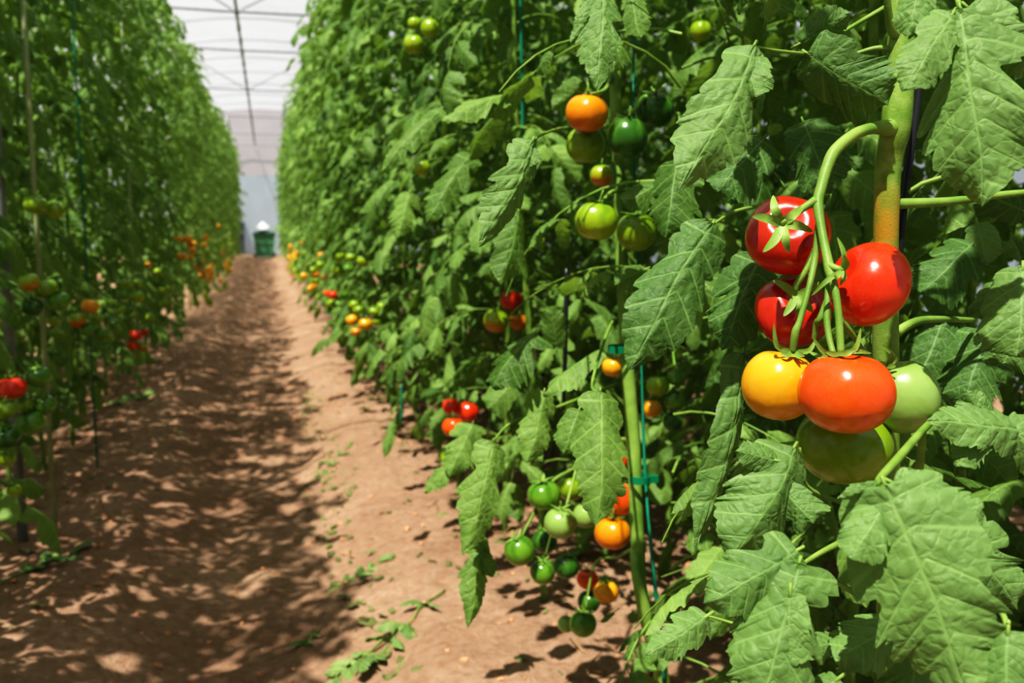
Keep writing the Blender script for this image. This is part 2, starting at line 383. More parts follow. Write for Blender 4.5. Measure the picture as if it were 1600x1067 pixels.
# ------------------------------------------------------------------ ground
def gz(x, y, fine=True):
    def ss(a, b, v):
        t = min(1, max(0, (v - a) / (b - a))); return t * t * (3 - 2 * t)
    d = abs(x + .06 + .03 * math.sin(y * .9))
    h = -.085 + .10 * ss(.10, .52, d)
    if x > 1.0: h -= .10 * ss(.0, .2, x - 1.7) * (1 - ss(.5, .7, x - 1.7))
    h += .020 * noise.noise(Vector((x * 1.6, y * 1.1, 3))) + .014 * noise.noise(Vector((x * 3, y * 6, 9))) * (1 - .5 * ss(.1, .5, d))
    if fine:
        h += .013 * noise.noise(Vector((x * 12, y * 12, 1))) + .006 * noise.noise(Vector((x * 40, y * 40, 5)))
    return h
def axis(segs):
    out = []
    for a, b, st in segs: out += list(np.arange(a, b, st))
    return np.array(out + [segs[-1][1]])
xs = axis([(-4.5, -1.6, .15), (-1.6, 1.6, .018), (1.6, 4.5, .1)]); ys = axis([(-3, .6, .15), (.6, 3.6, .018), (3.6, 8, .04), (8, 18, .08), (18, 33, .2)])
gx, gy = np.meshgrid(xs, ys, indexing='ij')
gv = np.array([(x, y, gz(x, y, -1.7 < x < 1.7 and y < 9)) for x, y in zip(gx.ravel(), gy.ravel())])
ny = len(ys); i, j = np.meshgrid(np.arange(len(xs) - 1), np.arange(ny - 1), indexing='ij'); a = (i * ny + j).ravel()
g = MB(); g.add(gv, np.stack([a, a + ny, a + ny + 1, a + 1], -1))
tag(g.build('ground', SOIL), 'reddish brown bare soil with a trodden furrow between the plant rows', 'ground', kind='structure')

def clods():
    mb = MB(); rg = random.Random(3)
    import bmesh
    bm = bmesh.new(); bmesh.ops.create_icosphere(bm, subdivisions=1, radius=1)
    v0 = np.array([tuple(v.co) for v in bm.verts]); f0 = np.array([[q.index for q in f.verts] + [f.verts[2].index] for f in bm.faces]); bm.free()
    for k in range(2600):
        y = .8 + 6 * rg.random() ** 1.6; x = rg.uniform(-1.3, 1.5)
        r = .0025 + .009 * rg.random() ** 4
        v = v0 * np.array([r * rg.uniform(.7, 1.4), r * rg.uniform(.7, 1.4), r * rg.uniform(.5, .9)]) * (1 + .25 * np.random.RandomState(k).randn(len(v0), 1))
        mb.add(v + np.array([x, y, gz(x, y) + r * .2]), f0)
    return mb
tag(clods().build('soil_clods', simple('clod', lin((196, 146, 112)), .95, .1, 60, .3), smooth=False), 'small crumbs and clods of dry soil scattered over the ground', 'soil', kind='stuff')

# ------------------------------------------------------------------ tomatoes
def tomato_mesh(seed, lobes=5, depth=.04, flat=.84):
    rg = random.Random(seed); nu, nv = 48, 28; v = []; f = []
    ph = rg.random() * 6
    for i in range(nv + 1):
        th = PI * i / nv
        for j in range(nu):
            a = 2 * PI * j / nu; s = math.sin(th); c = math.cos(th)
            lob = 1 + depth * math.cos(lobes * a + ph) * (abs(s) ** .5) * (.35 + .65 * max(0, c)) + .015 * math.sin(2 * a + ph) * s
            rr = s ** .92 * lob; z = flat * c - .20 * math.exp(-(th / .34) ** 2) + .03 * math.exp(-((PI - th) / .3) ** 2)
            v.append((rr * math.cos(a), rr * math.sin(a), z))
    for i in range(nv):
        for j in range(nu): f.append((i * nu + j, (i + 1) * nu + j, (i + 1) * nu + (j + 1) % nu, i * nu + (j + 1) % nu))
    mb = MB(); mb.add(v, f); return mb
TMESH = {}
def tmesh(col, var):
    if (col, var) not in TMESH: TMESH[(col, var)] = tomato_mesh(var * 7 + 1, [5, 6, 4][var], [.02, .035, .055][var], [.88, .84, .80][var]).mesh('tomato_' + col, TM[col])
    return TMESH[(col, var)]
def calyx_mesh(seed, curl=1.0, stem=.5):
    rg = random.Random(seed); mb = MB(); n = 5 + seed % 2; z0 = .70
    for k in range(n):
        a = 2 * PI * k / n + rg.uniform(-.2, .2); L = rg.uniform(.55, .85); lift = rg.uniform(-.1, .45) * curl; v = []; st = []; m = 8
        for i in range(m + 1):
            t = i / m; r = .05 + L * t; z = z0 + .03 + .06 * math.sin(min(1, t * 3) * PI / 2) + lift * t * t - .10 * t * t * (1 - curl * .3)
            wd = .085 * (math.sin(PI * min(1, t * .85 + .15)) ** .8) + .004
            for s in (-1, 0, 1):
                aa = a + .25 * math.sin(t * 2 + k); v.append((r * math.cos(aa) - s * wd * math.sin(aa), r * math.sin(aa) + s * wd * math.cos(aa), z + (.02 if s else 0))); st.append((s, t, .6))
        f = [(i * 3 + s, i * 3 + s + 1, i * 3 + s + 4, i * 3 + s + 3) for i in range(m) for s in range(2)]
        mb.add(v, f, 0, np.array(st, float), np.array(v))
    if stem: mb.tube([(0, 0, z0 - .05), (.01, 0, z0 + .1), (.05, .02, z0 + .1 + stem * .5), (.12, .03, z0 + .1 + stem)], [.08, .055, .05, .05], 7, 1)
    return mb.mesh('calyx', [STEM, STEM])
CALYX = [calyx_mesh(k, 1.0, .45) for k in range(4)]; CALYXF = [calyx_mesh(k + 9, .5, 0) for k in range(3)]
TOMS = []
def tomato(pos, r, col, label, axis=(0, 0, 1), var=None, group=None, cal=True, sq=1.0, cm=None, spin=None):
    """r = equatorial radius in metres"""
    var = rnd.randrange(3) if var is None else var
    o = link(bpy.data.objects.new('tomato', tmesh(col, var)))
    ax = Vector(axis).normalized(); q = ax.to_track_quat('Z', 'Y')
    o.rotation_mode = 'QUATERNION'
    from mathutils import Quaternion
    o.rotation_quaternion = q @ Quaternion((0, 0, 1), rnd.random() * 6 if spin is None else spin)
    o.location = pos; o.scale = (r, r, r * sq)
    tag(o, label, 'tomato', group)
    if cal:
        c = link(bpy.data.objects.new('calyx', cm or rnd.choice(CALYX))); c.parent = o
    TOMS.append((Vector(pos), r)); return o
toc = lambda a, b, c: RT * a + UP * b - FW * c      # axis given as right / up / toward the viewer

D0 = .80
# hero truss  (px, py, depth, equatorial radius px)
tomato(P(1231, 368, .85), 65 * .85 / F, 'deep', 'deep red tomato at the top left of the big cluster, under a star shaped calyx', toc(-.20, .38, .9), 2, cal=False)
tomato(P(1238, 487, .87), 59 * .87 / F, 'deep', 'deep red tomato half hidden behind the stalks, above the yellow orange one', toc(.05, .45, .85), 2, cal=False)
tomato(P(1357, 444, .80), 67 * .80 / F, 'red', 'bright red round tomato on the upper right of the big cluster, beside the thick stem', toc(-.80, .42, .25), 0, cal=False, sq=.97)
tomato(P(1217, 601, .81), 57 * .81 / F, 'yellow', 'yellow orange tomato at the lower left of the big cluster', toc(.15, .97, .12), 0, cal=False, sq=1.12)
tomato(P(1410, 619, .82), 56 * .82 / F, 'pale', 'pale green tomato at the lower right of the big cluster', toc(-.25, .95, .1), 0, cal=False, sq=1.18)
tomato(P(1320, 694, .835), 73 * .835 / F, 'olive', 'large olive green tomato hanging lowest in the big cluster', toc(.0, .97, .1), 0, cal=False, sq=.97)
tomato(P(1322, 613, .755), 73 * .755 / F, 'orangered', 'large glossy orange red tomato in the front centre of the big cluster', toc(.02, .98, .12), 0, cal=False, sq=1.0)
HERO_KEY = [(1231, 368, 75, .85), (1238, 487, 62, .87), (1357, 444, 75, .8), (1213, 601, 62, .81), (1408, 617, 62, .82), (1320, 692, 78, .83), (1322, 612, 80, .76), (1385, 250, 70, .84), (1400, 100, 55, .84), (1385, 450, 40, .86), (1330, 240, 60, .82), (1385,360,45,.84)]

# second line of clusters
K = []   # px,py,r,depth,col,axis,label
K += [
 (917, 177, 33, 1.60, 'orange', (.1, 1, .1), 'orange ribbed tomato hanging above an olive green one beside the second stem'),
 (915, 226, 31, 1.66, 'olive', (-.1, 1, .1), 'olive green tomato touching the underside of the orange one'),
 (980, 214, 33, 1.58, 'dark', (.1, 1, .2), 'dark green tomato hanging in front of the second stem'),
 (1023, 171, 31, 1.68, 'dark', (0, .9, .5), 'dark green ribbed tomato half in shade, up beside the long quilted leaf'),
 (940, 274, 19, 1.85, 'turning', (0, 1, 0), 'small yellow green tomato deep in the leaves under the olive one'),
 (932, 345, 34, 1.52, 'lime', (.15, 1, .1), 'yellow green tomato with upright sepals left of the second stem'),
 (994, 362, 31, 1.60, 'olive', (0, .9, .3), 'olive green tomato partly covered by a leaf right of the second stem'),
 (1095, 48, 17, 2.2, 'lime', (0, 1, .2), 'small green tomato alone between leaves near the top edge'),
 (1580, 195, 42, .98, 'lime', (0, 1, 0), 'large light green tomato behind the leaf at the right edge'),
 (672, 44, 15, 2.65, 'lime', (0, 1, 0), 'yellow green tomato, right one of the high trio in the leaf wall'),
 (648, 37, 11, 2.7, 'lime', (0, 1, 0), 'small yellow green tomato, upper left one of the high trio'),
 (647, 69, 16, 2.65, 'lime', (0, 1, 0), 'yellow green tomato, lowest one of the high trio'),
 (660, 262, 13, 2.9, 'lime', (0, 1, 0), 'single yellow green tomato below the high trio in the leaf wall'),
 (799, 469, 18, 3.0, 'deep', (0, 1, .3), 'red tomato above a green and orange one by the third stem'),
 (775, 501, 20, 3.0, 'turning', (.2, 1, 0), 'half green half orange tomato in the leaves under a red one'),
 (810, 503, 14, 3.15, 'orange', (0, 1, 0), 'dim orange tomato tucked against the third stem'),
 (957, 573, 17, 1.85, 'yellow', (0, 1, .2), 'yellow orange tomato beside the green clip on the second stem'),
 (1028, 603, 18, 2.0, 'lime', (0, 1, 0), 'yellow green tomato, top left one of the shaded bunch right of the second stem'),
 (1056, 590, 14, 2.0, 'green', (0, 1, 0), 'small green tomato at the top right of the shaded bunch'),
 (1018, 638, 16, 2.0, 'yellow', (0, 1, 0), 'dull yellow tomato in the shaded bunch right of the second stem'),
 (1054, 626, 16, 2.0, 'green', (0, 1, 0), 'green tomato in the middle right of the shaded bunch'),
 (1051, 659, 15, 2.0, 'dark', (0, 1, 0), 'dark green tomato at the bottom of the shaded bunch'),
 (705, 635, 14, 3.0, 'red', (0, 1, 0), 'small red tomato, upper left of the low red trio over the soil'),
 (731, 643, 17, 3.0, 'red', (.3, 1, 0), 'red tomato, right one of the low red trio over the soil'),
 (708, 667, 17, 2.95, 'orangered', (0, 1, 0), 'orange red tomato, lowest of the low red trio over the soil'),
 (697, 713, 11, 3.1, 'lime', (0, 1, 0), 'small yellow green tomato just under the low red trio'),
 (850, 773, 26, 1.85, 'green', (-.2, 1, .2), 'ribbed green tomato at the top of the low green bunch'),
 (892, 762, 22, 1.95, 'olive', (0, 1, 0), 'olive green tomato behind the hanging leaf tip, top of the low bunch'),
 (876, 817, 26, 1.80, 'pale', (0, 1, .2), 'pale green tomato with a dark stripe in the low bunch'),
 (915, 805, 20, 1.85, 'pale', (0, 1, 0), 'pale green tomato beside the hanging leaf tip in the low bunch'),
 (812, 860, 24, 1.82, 'green', (-.3, 1, .1), 'green tomato hanging furthest left in the low bunch'),
 (851, 845, 20, 1.95, 'dark', (0, 1, 0), 'dark green tomato in the middle of the low bunch'),
 (848, 893, 20, 1.85, 'green', (0, 1, .3), 'shiny green tomato at the bottom of the low bunch'),
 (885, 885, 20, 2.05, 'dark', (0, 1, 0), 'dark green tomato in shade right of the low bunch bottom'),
 (968, 778, 28, 1.78, 'orangered', (0, 1, .1), 'orange red tomato against the second stem above an orange one'),
 (957, 833, 28, 1.76, 'orange', (0, 1, .1), 'orange tomato lowest against the second stem'),
 (958, 722, 22, 1.85, 'orangered', (0, 1, .1), 'shaded orange red tomato mostly hidden behind the hanging leaf'),
 (918, 905, 17, 2.1, 'orangered', (0, 1, 0), 'dim red tomato low in the shade near the soil'),
 (947, 924, 20, 2.0, 'yellow', (0, 1, 0), 'yellow tomato low in the shade near the soil'),
 (911, 974, 21, 1.98, 'green', (0, 1, .1), 'green tomato hanging lowest, almost on the soil'),
 (884, 975, 13, 2.05, 'pale', (0, 1, 0), 'small pale green tomato beside the one almost on the soil'),
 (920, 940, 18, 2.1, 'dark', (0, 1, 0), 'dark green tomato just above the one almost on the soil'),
]
for px, py, r, d, col, ax, lab in K:
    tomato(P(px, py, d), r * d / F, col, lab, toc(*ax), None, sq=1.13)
# clusters further along the right row and on the left row: (px,py,r,col)
XR = .40; XL = -.58
right_far = [
 ('the leafy right row beside the path, upper bright bunch', [(530, 400, 9, 'lime'), (548, 402, 8, 'lime'), (568, 408, 11, 'lime'), (527, 421, 9, 'lime'), (545, 419, 9, 'green')]),
 ('the leafy right row beside the path, lower yellow bunch', [(550, 500, 10, 'yellow'), (571, 506, 11, 'yellow'), (585, 486, 9, 'lime'), (597, 479, 9, 'lime'), (560, 484, 9, 'olive'), (553, 476, 8, 'lime'), (556, 518, 8, 'orange'), (588, 502, 8, 'lime')]),
 ('the leafy right row beside the path, small mixed bunch', [(520, 461, 8, 'red'), (536, 461, 9, 'green'), (511, 458, 6, 'orangered'), (517, 474, 8, 'lime'), (529, 476, 8, 'green'), (514, 485, 7, 'green')]),
 ('the leafy right row far down the path', [(493, 430, 5, 'orangered'), (499, 441, 5, 'orange'), (491, 447, 5, 'orange'), (478, 396, 5, 'lime'), (470, 380, 4, 'yellow'), (482, 415, 5, 'orange'), (508, 432, 6, 'orangered'), (463, 396, 4, 'yellow')]),
]
left_near = [
 ('high pair at the left edge, in the shaded row', [(56, 320, 18, 'olive'), (86, 327, 15, 'lime')]),
 ('shaded bunch of the left row below the high pair', [(45, 440, 16, 'turning'), (70, 450, 19, 'olive'), (50, 479, 17, 'dark'), (91, 470, 18, 'green'), (84, 498, 12, 'olive')]),
 ('left row bunch with one yellow fruit on top', [(141, 478, 14, 'yellow'), (121, 500, 14, 'turning'), (137, 516, 11, 'green'), (158, 520, 11, 'green'), (152, 497, 9, 'lime'), (171, 527, 8, 'lime'), (165, 543, 9, 'green'), (178, 505, 8, 'green')]),
 ('sunlit green bunch of the left row', [(197, 443, 9, 'lime'), (215, 443, 9, 'lime'), (214, 464, 11, 'lime'), (193, 461, 9, 'green'), (187, 484, 8, 'lime'), (203, 484, 8, 'green'), (235, 496, 7, 'lime')]),
 ('small red bunch low in the left row', [(212, 523, 10, 'red'), (225, 519, 7, 'deep'), (207, 539, 9, 'orangered'), (223, 542, 8, 'turning')]),
 ('big shaded bunch low at the left edge', [(18, 606, 22, 'red'), (60, 588, 19, 'green'), (42, 632, 18, 'olive'), (69, 632, 17, 'green'), (47, 661, 22, 'green'), (10, 682, 21, 'dark'), (8, 640, 17, 'olive'), (9, 716, 15, 'lime'), (22, 766, 11, 'lime')]),
 ('left row far down the path, small bright bunch', [(252, 453, 6, 'lime'), (265, 451, 6, 'lime'), (264, 463, 6, 'lime'), (257, 473, 6, 'lime'), (268, 473, 5, 'lime'), (246, 424, 6, 'lime'), (232, 413, 6, 'yellow')]),
 ('left row far down the path among dark leaves', [(277, 372, 5, 'yellow'), (286, 375, 5, 'yellow'), (290, 389, 5, 'lime'), (313, 417, 5, 'orange'), (313, 430, 4, 'yellow'), (330, 375, 4, 'lime'), (343, 352, 4, 'yellow'), (249, 377, 5, 'lime'), (310, 400, 4, 'yellow')]),
]
def placed(lst, X, side):
    for where, ts in lst:
        cnt = {}
        for q in ts: cnt[q[3]] = cnt.get(q[3], 0) + 1
        dd = [on_x(a, b, X) for a, b, _, _ in ts]; dm = sorted(dd)[len(dd) // 2]
        for (px, py, r, col), d in zip(ts, dd):
            d = dm + (d - dm) * .25 + rnd.uniform(-.03, .03)
            if 'far down' in where: d = on_x(px, py, X)
            lab = '%s tomato in the %s' % (TWN[col], where)
            tomato(P(px, py, d), r * d / F, col, lab, (rnd.uniform(-.4, .4), rnd.uniform(-.4, .4), 1), None, group=(lab + 's' if cnt[col] > 1 else None), cm=rnd.choice(CALYX))
placed(right_far, XR, 1); placed(left_near, XL, -1)
KEY = HERO_KEY + [(k[0], k[1], k[2] * 1.12, k[3]) for k in K]
for lst, X in ((right_far, XR), (left_near, XL)):
    for _, ts in lst:
        for q in ts: KEY.append((q[0], q[1], q[2] * 1.1, min(9, on_x(q[0], q[1], X))))
PLACED = TOMS[:]

# ------------------------------------------------------------------ hand-placed leaves near the viewer
HL = []   # pts base->tip px, depth base, depth tip, half width px, kind, roll, bend, seed, rv
def H(bx, by, tx, ty, d0, d1, hw, kind=0, roll=0, bend=.5, fold=.35, rv=.6, sick=0., who=0, face=0., pet=None): HL.append((bx, by, tx, ty, d0, d1, hw, kind, roll, bend, fold, rv, sick, who, face, pet))
# who: 0 hero plant, 1 second plant, 2 third
H(1178, 72, 1056, 298, .80, .76, 57, 0, -18, .5, .35, .75, .12, 0, 0, [(1178, 72, .80, 2), (1205, 78, .82, 2.5), (1255, 84, .84, 3)])
H(1165, 85, 1182, 152, .80, .78, 34, 2, 10, .3, .3, .7, 0, 0, 0)
H(1262, 84, 1389, 164, .84, .82, 56, 1, 25, .5, .3, .2, 0, 0, 0, [(1262, 84, .84, 2.5), (1300, 60, .86, 3), (1385, 10, .88, 4)])
H(1246, 70, 1330, 20, .86, .84, 24, 2, 30, .4, .3, .5, 0, 0)
H(1500, 15, 1538, 323, .70, .68, 98, 0, 5, .5, .3, .9, .05, 0, 0, [(1500, 15, .70, 4), (1490, -30, .74, 5)])
H(1488, 22, 1412, 142, .70, .68, 44, 1, -10, .5, .3, .9, 0, 0)
H(1512, 12, 1632, 120, .70, .69, 52, 1, 5, .5, .3, .85, 0, 0)
H(1440, -40, 1420, 60, .72, .71, 30, 2, 5, .5, .3, .8, 0, 0)
H(1112, 352, 984, 582, .95, .90, 60, 0, -10, .5, .3, .12, -.1, 1, 0, [(1112, 352, .95, 2), (1150, 330, 1.0, 3), (1210, 318, 1.1, 3)])
H(1188, 400, 1128, 548, .92, .90, 52, 1, 5, .5, .3, .05, 0, 0)
H(1160, 552, 1083, 862, .90, .86, 25, 0, -52, .4, .5, .4, .06, 1, 0, [(1160, 552, .90, 2), (1185, 545, .95, 2.5)])
H(1240, 700, 1136, 872, .76, .73, 62, 4, -30, .9, .5, .6, .1, 0, 0, [(1250, 700, .76, 2), (1262, 760, .78, 3), (1330, 790, .79, 4)])
H(1215, 720, 1150, 704, .75, .74, 22, 2, 0, .3, .3, .55, 0, 0)
H(1225, 765, 1272, 818, .75, .735, 34, 2, 10, .3, .3, .55, 0, 0)
H(1248, 882, 1178, 1120, .66, .64, 82, 3, -8, .6, .3, .7, .05, 0, 0, [(1240, 890, .66, 3), (1285, 862, .70, 4.5), (1330, 840, .74, 6)])
H(1245, 860, 1098, 942, .67, .66, 56, 4, -10, .6, .35, .5, .1, 0)
H(1235, 925, 1232, 1046, .65, .64, 36, 2, 10, .4, .3, .85, 0, 0)
H(1105, 962, 1009, 1024, .72, .70, 32, 1, -10, .5, .4, .75, .05, 0, 0, [(1105, 962, .72, 2), (1150, 975, .72, 2.5), (1190, 985, .69, 2)])
H(1383, 758, 1522, 1108, .60, .58, 106, 1, 5, .45, .22, .95, .05, 0, 0, [(1383, 758, .60, 5), (1372, 752, .62, 6), (1400, 720, .66, 7), (1442, 672, .74, 6), (1475, 640, .84, 5)])
H(1388, 776, 1330, 874, .605, .59, 42, 2, -5, .4, .3, .85, 0, 0)
H(1395, 755, 1546, 836, .605, .59, 48, 1, 8, .5, .3, .9, 0, 0)
H(1378, 756, 1308, 778, .61, .61, 10, 2, -40, .5, .5, .8, 0, 0)
H(1500, 830, 1592, 952, .68, .68, 60, 1, 0, .4, .3, .7, 0, 0)
H(1480, 860, 1545, 960, .69, .69, 45, 2, 0, .4, .3, .6, 0, 0)
H(1350, 840, 1400, 935, .72, .72, 48, 1, 0, .4, .3, .3, 0, 0)
H(1425, 960, 1305, 1034, .68, .66, 52, 4, 0, .5, .3, .75, 0, 0)
H(1440, 980, 1420, 1120, .69, .68, 70, 1, 0, .5, .3, .6, 0, 0)
H(1313, 998, 1255, 1020, .78, .76, 28, 1, 0, .4, .3, .6, 0, 0)
H(1600, 672, 1446, 656, .74, .72, 42, 1, 8, .5, .3, .85, .1, 0, 0, [(1600, 672, .74, 3), (1640, 690, .76, 3)])
H(1540, 665, 1494, 730, .735, .725, 28, 1, 0, .4, .3, .8, 0, 0)
H(1570, 660, 1640, 722, .74, .73, 42, 1, 0, .4, .3, .8, 0, 0)
H(1545, 665, 1510, 612, .74, .74, 24, 2, 0, .4, .3, .7, 0, 0)
H(1598, 418, 1590, 558, .80, .78, 62, 2, -8, .5, .25, .8, 0, 0)
H(1560, 440, 1536, 500, .82, .81, 30, 2, 0, .4, .3, .3, 0, 0)
H(1590, 520, 1568, 570, .88, .88, 34, 2, 0, .4, .3, .5, 0, 0)
H(1527, 348, 1543, 412, 1.05, 1.04, 28, 2, 0, .4, .3, .9, 0, 0)
H(1575, 985, 1570, 1110, .58, .57, 70, 2, 0, .5, .3, .6, 0, 0, 0, [(1575, 990, .58, 4), (1560, 950, .6, 5), (1500, 900, .7, 5)])
H(1310, 1060, 1270, 1090, .66, .66, 30, 2, 0, .5, .3, .6, 0, 0)
H(1478, 490, 1430, 610, 1.05, 1.03, 55, 1, 0, .4, .3, .05, 0, 0)
H(1520, 380, 1440, 460, 1.05, 1.03, 50, 1, 0, .4, .3, .05, 0, 0)
H(1545, 520, 1500, 640, 1.0, .98, 55, 1, 0, .4, .3, .08, 0, 0)
H(1600, 330, 1500, 290, 1.1, 1.08, 40, 0, 0, .4, .3, .1, 0, 0)
H(1195, 215, 1120, 300, 1.05, 1.02, 55, 1, 0, .4, .3, .05, 0, 1)
H(1255, 190, 1300, 300, 1.05, 1.02, 50, 1, 0, .4, .3, .05, 0, 1)
H(942, -8, 930, 143, 1.10, 1.06, 36, 0, -10, .5, .4, .7, .05, 1)
H(930, 0, 892, 68, 1.10, 1.08, 14, 2, -30, .5, .4, .7, 0, 1)
H(985, -12, 1000, 60, 1.25, 1.22, 24, 1, 0, .5, .4, .55, 0, 1)
H(832, 220, 745, 388, 1.10, 1.06, 30, 0, -36, .5, .45, .85, .08, 1, 0, [(832, 220, 1.1, 1.6), (848, 210, 1.18, 2), (870, 202, 1.45, 2.4), (888, 200, 1.74, 2.6), (958, 196, 1.72, 3)])
H(826, 232, 836, 258, 1.10, 1.09, 14, 2, 0, .3, .3, .8, 0, 1)
H(912, 128, 862, 172, 1.72, 1.70, 18, 2, -30, .5, .4, .4, 0, 1)
H(790, 148, 690, 192, 1.55, 1.5, 24, 0, 30, .5, .4, .75, 0, 1)
H(690, 170, 592, 272, 1.9, 1.85, 22, 3, 20, .5, .4, .5, 0, 2)
H(735, 240, 665, 350, 1.8, 1.75, 32, 3, 10, .5, .4, .3, 0, 2)
H(1060, 250, 1042, 372, 1.20, 1.17, 44, 1, 10, .5, .35, .15, 0, 1)
H(1035, 285, 975, 320, 1.22, 1.2, 30, 1, 10, .5, .35, .3, 0, 1)
H(810, 330, 782, 446, 1.45, 1.4, 28, 0, -30, .5, .4, .25, 0, 1)
H(640, 300, 622, 372, 2.1, 2.08, 24, 3, 0, .5, .4, .8, 0, 2)
H(938, 612, 932, 822, 1.18, 1.12, 50, 3, -12, .6, .35, .6, .05, 1, 0, [(938, 612, 1.18, 2), (925, 600, 1.22, 2.5), (945, 530, 1.4, 2.5), (958, 500, 1.6, 2.5)])
H(905, 640, 880, 710, 1.22, 1.2, 26, 2, 0, .5, .35, .4, 0, 1)
H(850, 612, 823, 724, 1.5, 1.46, 30, 4, -15, .5, .4, .7, .05, 1)
H(938, 548, 848, 618, 1.45, 1.42, 22, 0, 45, .5, .4, .7, 0, 1)
H(835, 520, 768, 606, 1.5, 1.46, 40, 3, 30, .5, .4, .1, 0, 1)
H(770, 690, 724, 868, 1.45, 1.40, 36, 0, -16, .5, .4, .75, .06, 1, 0, [(770, 690, 1.45, 1.8), (800, 660, 1.5, 2), (860, 640, 1.6, 2.5), (965, 600, 1.7, 3)])
H(778, 700, 770, 742, 1.47, 1.45, 18, 2, 0, .5, .3, .7, 0, 1)
H(748, 838, 732, 982, 1.5, 1.46, 24, 0, -20, .5, .4, .6, .0, 1)
H(745, 850, 770, 902, 1.5, 1.48, 16, 2, 0, .5, .3, .3, 0, 1)
H(738, 662, 702, 745, 1.9, 1.86, 32, 3, 0, .5, .3, .75, 0, 1)
H(720, 715, 662, 770, 1.9, 1.88, 18, 0, 20, .5, .3, .8, 0, 1)
H(615, 660, 600, 716, 3.0, 2.97, 10, 0, 0, .5, .3, .6, 0, 2)
H(800, 600, 762, 640, 1.9, 1.88, 26, 2, 0, .5, .3, .5, 0, 1)
H(870, 545, 862, 480, 1.9, 1.88, 24, 2, 0, .5, .3, .3, 0, 1)
H(1010, 420, 960, 445, 1.3, 1.28, 20, 2, 0, .5, .3, .3, 0, 1)

SHADE = [(1050, 470, .42), (1020, 540, .45), (1160, 480, .42), (1500, 560, .42), (1470, 420, .42), (1560, 660, .55), (1000, 330, .55), (960, 480, .6), (970, 260, .5), (985, 600, .5), (992, 760, .5)]  # spots to be darkened by leaves added out of view
LIT = [P(a, b, d) for a, b, d in ((1100, 120, .79), (1130, 170, .78), (1090, 200, .77), (1080, 250, .76), (1160, 100, .79), (1490, 80, .70), (1520, 140, .70), (1510, 200, .69), (1530, 260, .68), (1560, 70, .70), (1440, 90, .70), (1357, 410, .77), (1370, 450, .77), (1340, 440, .77), (1217, 580, .79), (1200, 600, .79),
       (1322, 580, .73), (1300, 610, .72), (1345, 610, .72), (1410, 600, .80), (1240, 350, .81), (1200, 380, .82), (1450, 850, .60), (1400, 800, .6), (1480, 950, .6), (1430, 1000, .6), (1180, 880, .66), (1200, 1000, .66), (1210, 760, .75), (1540, 650, .74), (1590, 470, .8), (1060, 990, .72), (1400, 120, .85), (1320, 205, .82), (938, 90, 1.08), (790, 300, 1.1), (915, 160, 1.58), (930, 335, 1.5), (930, 700, 1.16), (745, 780, 1.42), (735, 900, 1.5), (1310, 690, .80))]
def sun_free(p, r):
    for q in LIT:
        v = p - q; t = v.dot(SUN)
        if .03 < t < 2.6 and (v - SUN * t).length < r: return False
    return True
hero = empty('tomato_plant', (.565, .80, gz(.565, .80, False)))
tag(hero, 'tomato plant with the thick hairy stem that carries the big ripe cluster', 'plant')
p2b = P(1042, 1150, 1.62)
second = empty('tomato_plant', (p2b.x, p2b.y, gz(p2b.x, p2b.y, False)))
tag(second, 'tomato plant on a slanting stem with green clips, left of the big ripe cluster', 'plant')
p3b = Vector((.70, 2.40, 0)); third = empty('tomato_plant', (p3b.x, p3b.y, gz(p3b.x, p3b.y, False)))
tag(third, 'tomato plant next behind the one with green clips, its low green bunch near the soil', 'plant')
OWN = [hero, second, third]
pets = [MB(), MB(), MB()]
for k, (bx, by, tx, ty, d0, d1, hw, kind, roll, bend, fold, rv, sick, who, face, pet) in enumerate(HL):
    B, T = P(bx, by, d0), P(tx, ty, d1); d = T - B; L = d.length; W = hw * (d0 + d1) / 2 / F / L
    n = (-(ray((bx + tx) / 2, (by + ty) / 2))).normalized() + Vector((-.10, -.05, .30))
    n = (n - d.normalized() * n.dot(d.normalized())).normalized()
    n = Matrix.Rotation(math.radians(roll), 3, d.normalized()) @ n
    wc = W / max(.5, math.cos(math.radians(roll)))
    hi = d0 < 1.15
    tp = leaflet(110 if hi else 60, 22 if hi else 12, kind, wc, 300 + k, fold, bend, .021 if hi else .018, .13, sick)
    mb = MB(); put(mb, tp, B, d, n, L, 1., rv)
    mb.tube([B - d.normalized() * .006, B + d.normalized() * .003], .0014, 6, 1)
    if pet:
        ptube(mb, pet, 8, 6, 1)
    mb.build('leaf', [LEAFH if hi else LEAF, STEM], OWN[who], world=True)
    for t in (.15, .4, .65, .9):
        if d0 < 1.6: KEY.append((bx + (tx - bx) * t, by + (ty - by) * t, hw * .55 if t < .8 else 8, min(d0, d1) - .01))

for k, (px, py, up) in enumerate(SHADE):  # unseen leaves above the frame, added to cast shade on the spots below
    T0 = P(px, py, .95 if px > 1010 else 1.5); up *= 1.0
    while True:
        c0 = T0 + SUN * up; x_, y_, d_ = proj(c0)
        if d_ < .1 or y_ < -170: break
        up += .05
    if not sun_free(c0, .095): continue
    mb = MB(); put(mb, T_HI[k % 7], c0 - Vector((.03, .05, 0)), Vector((-.5, -.6, -.35)) if k % 2 else Vector((.7, -.5, -.3)), SUN + Vector((.1, .2, 0)), .125, 1.1, .5)
    mb.tube([c0 - Vector((.03, .05, 0)), c0 + Vector((.08, .03, .03)), Vector((.56, .80, c0.z + .12))], .0016, 5, 1)
    mb.build('leaf', [LEAF, STEM], hero, world=True)
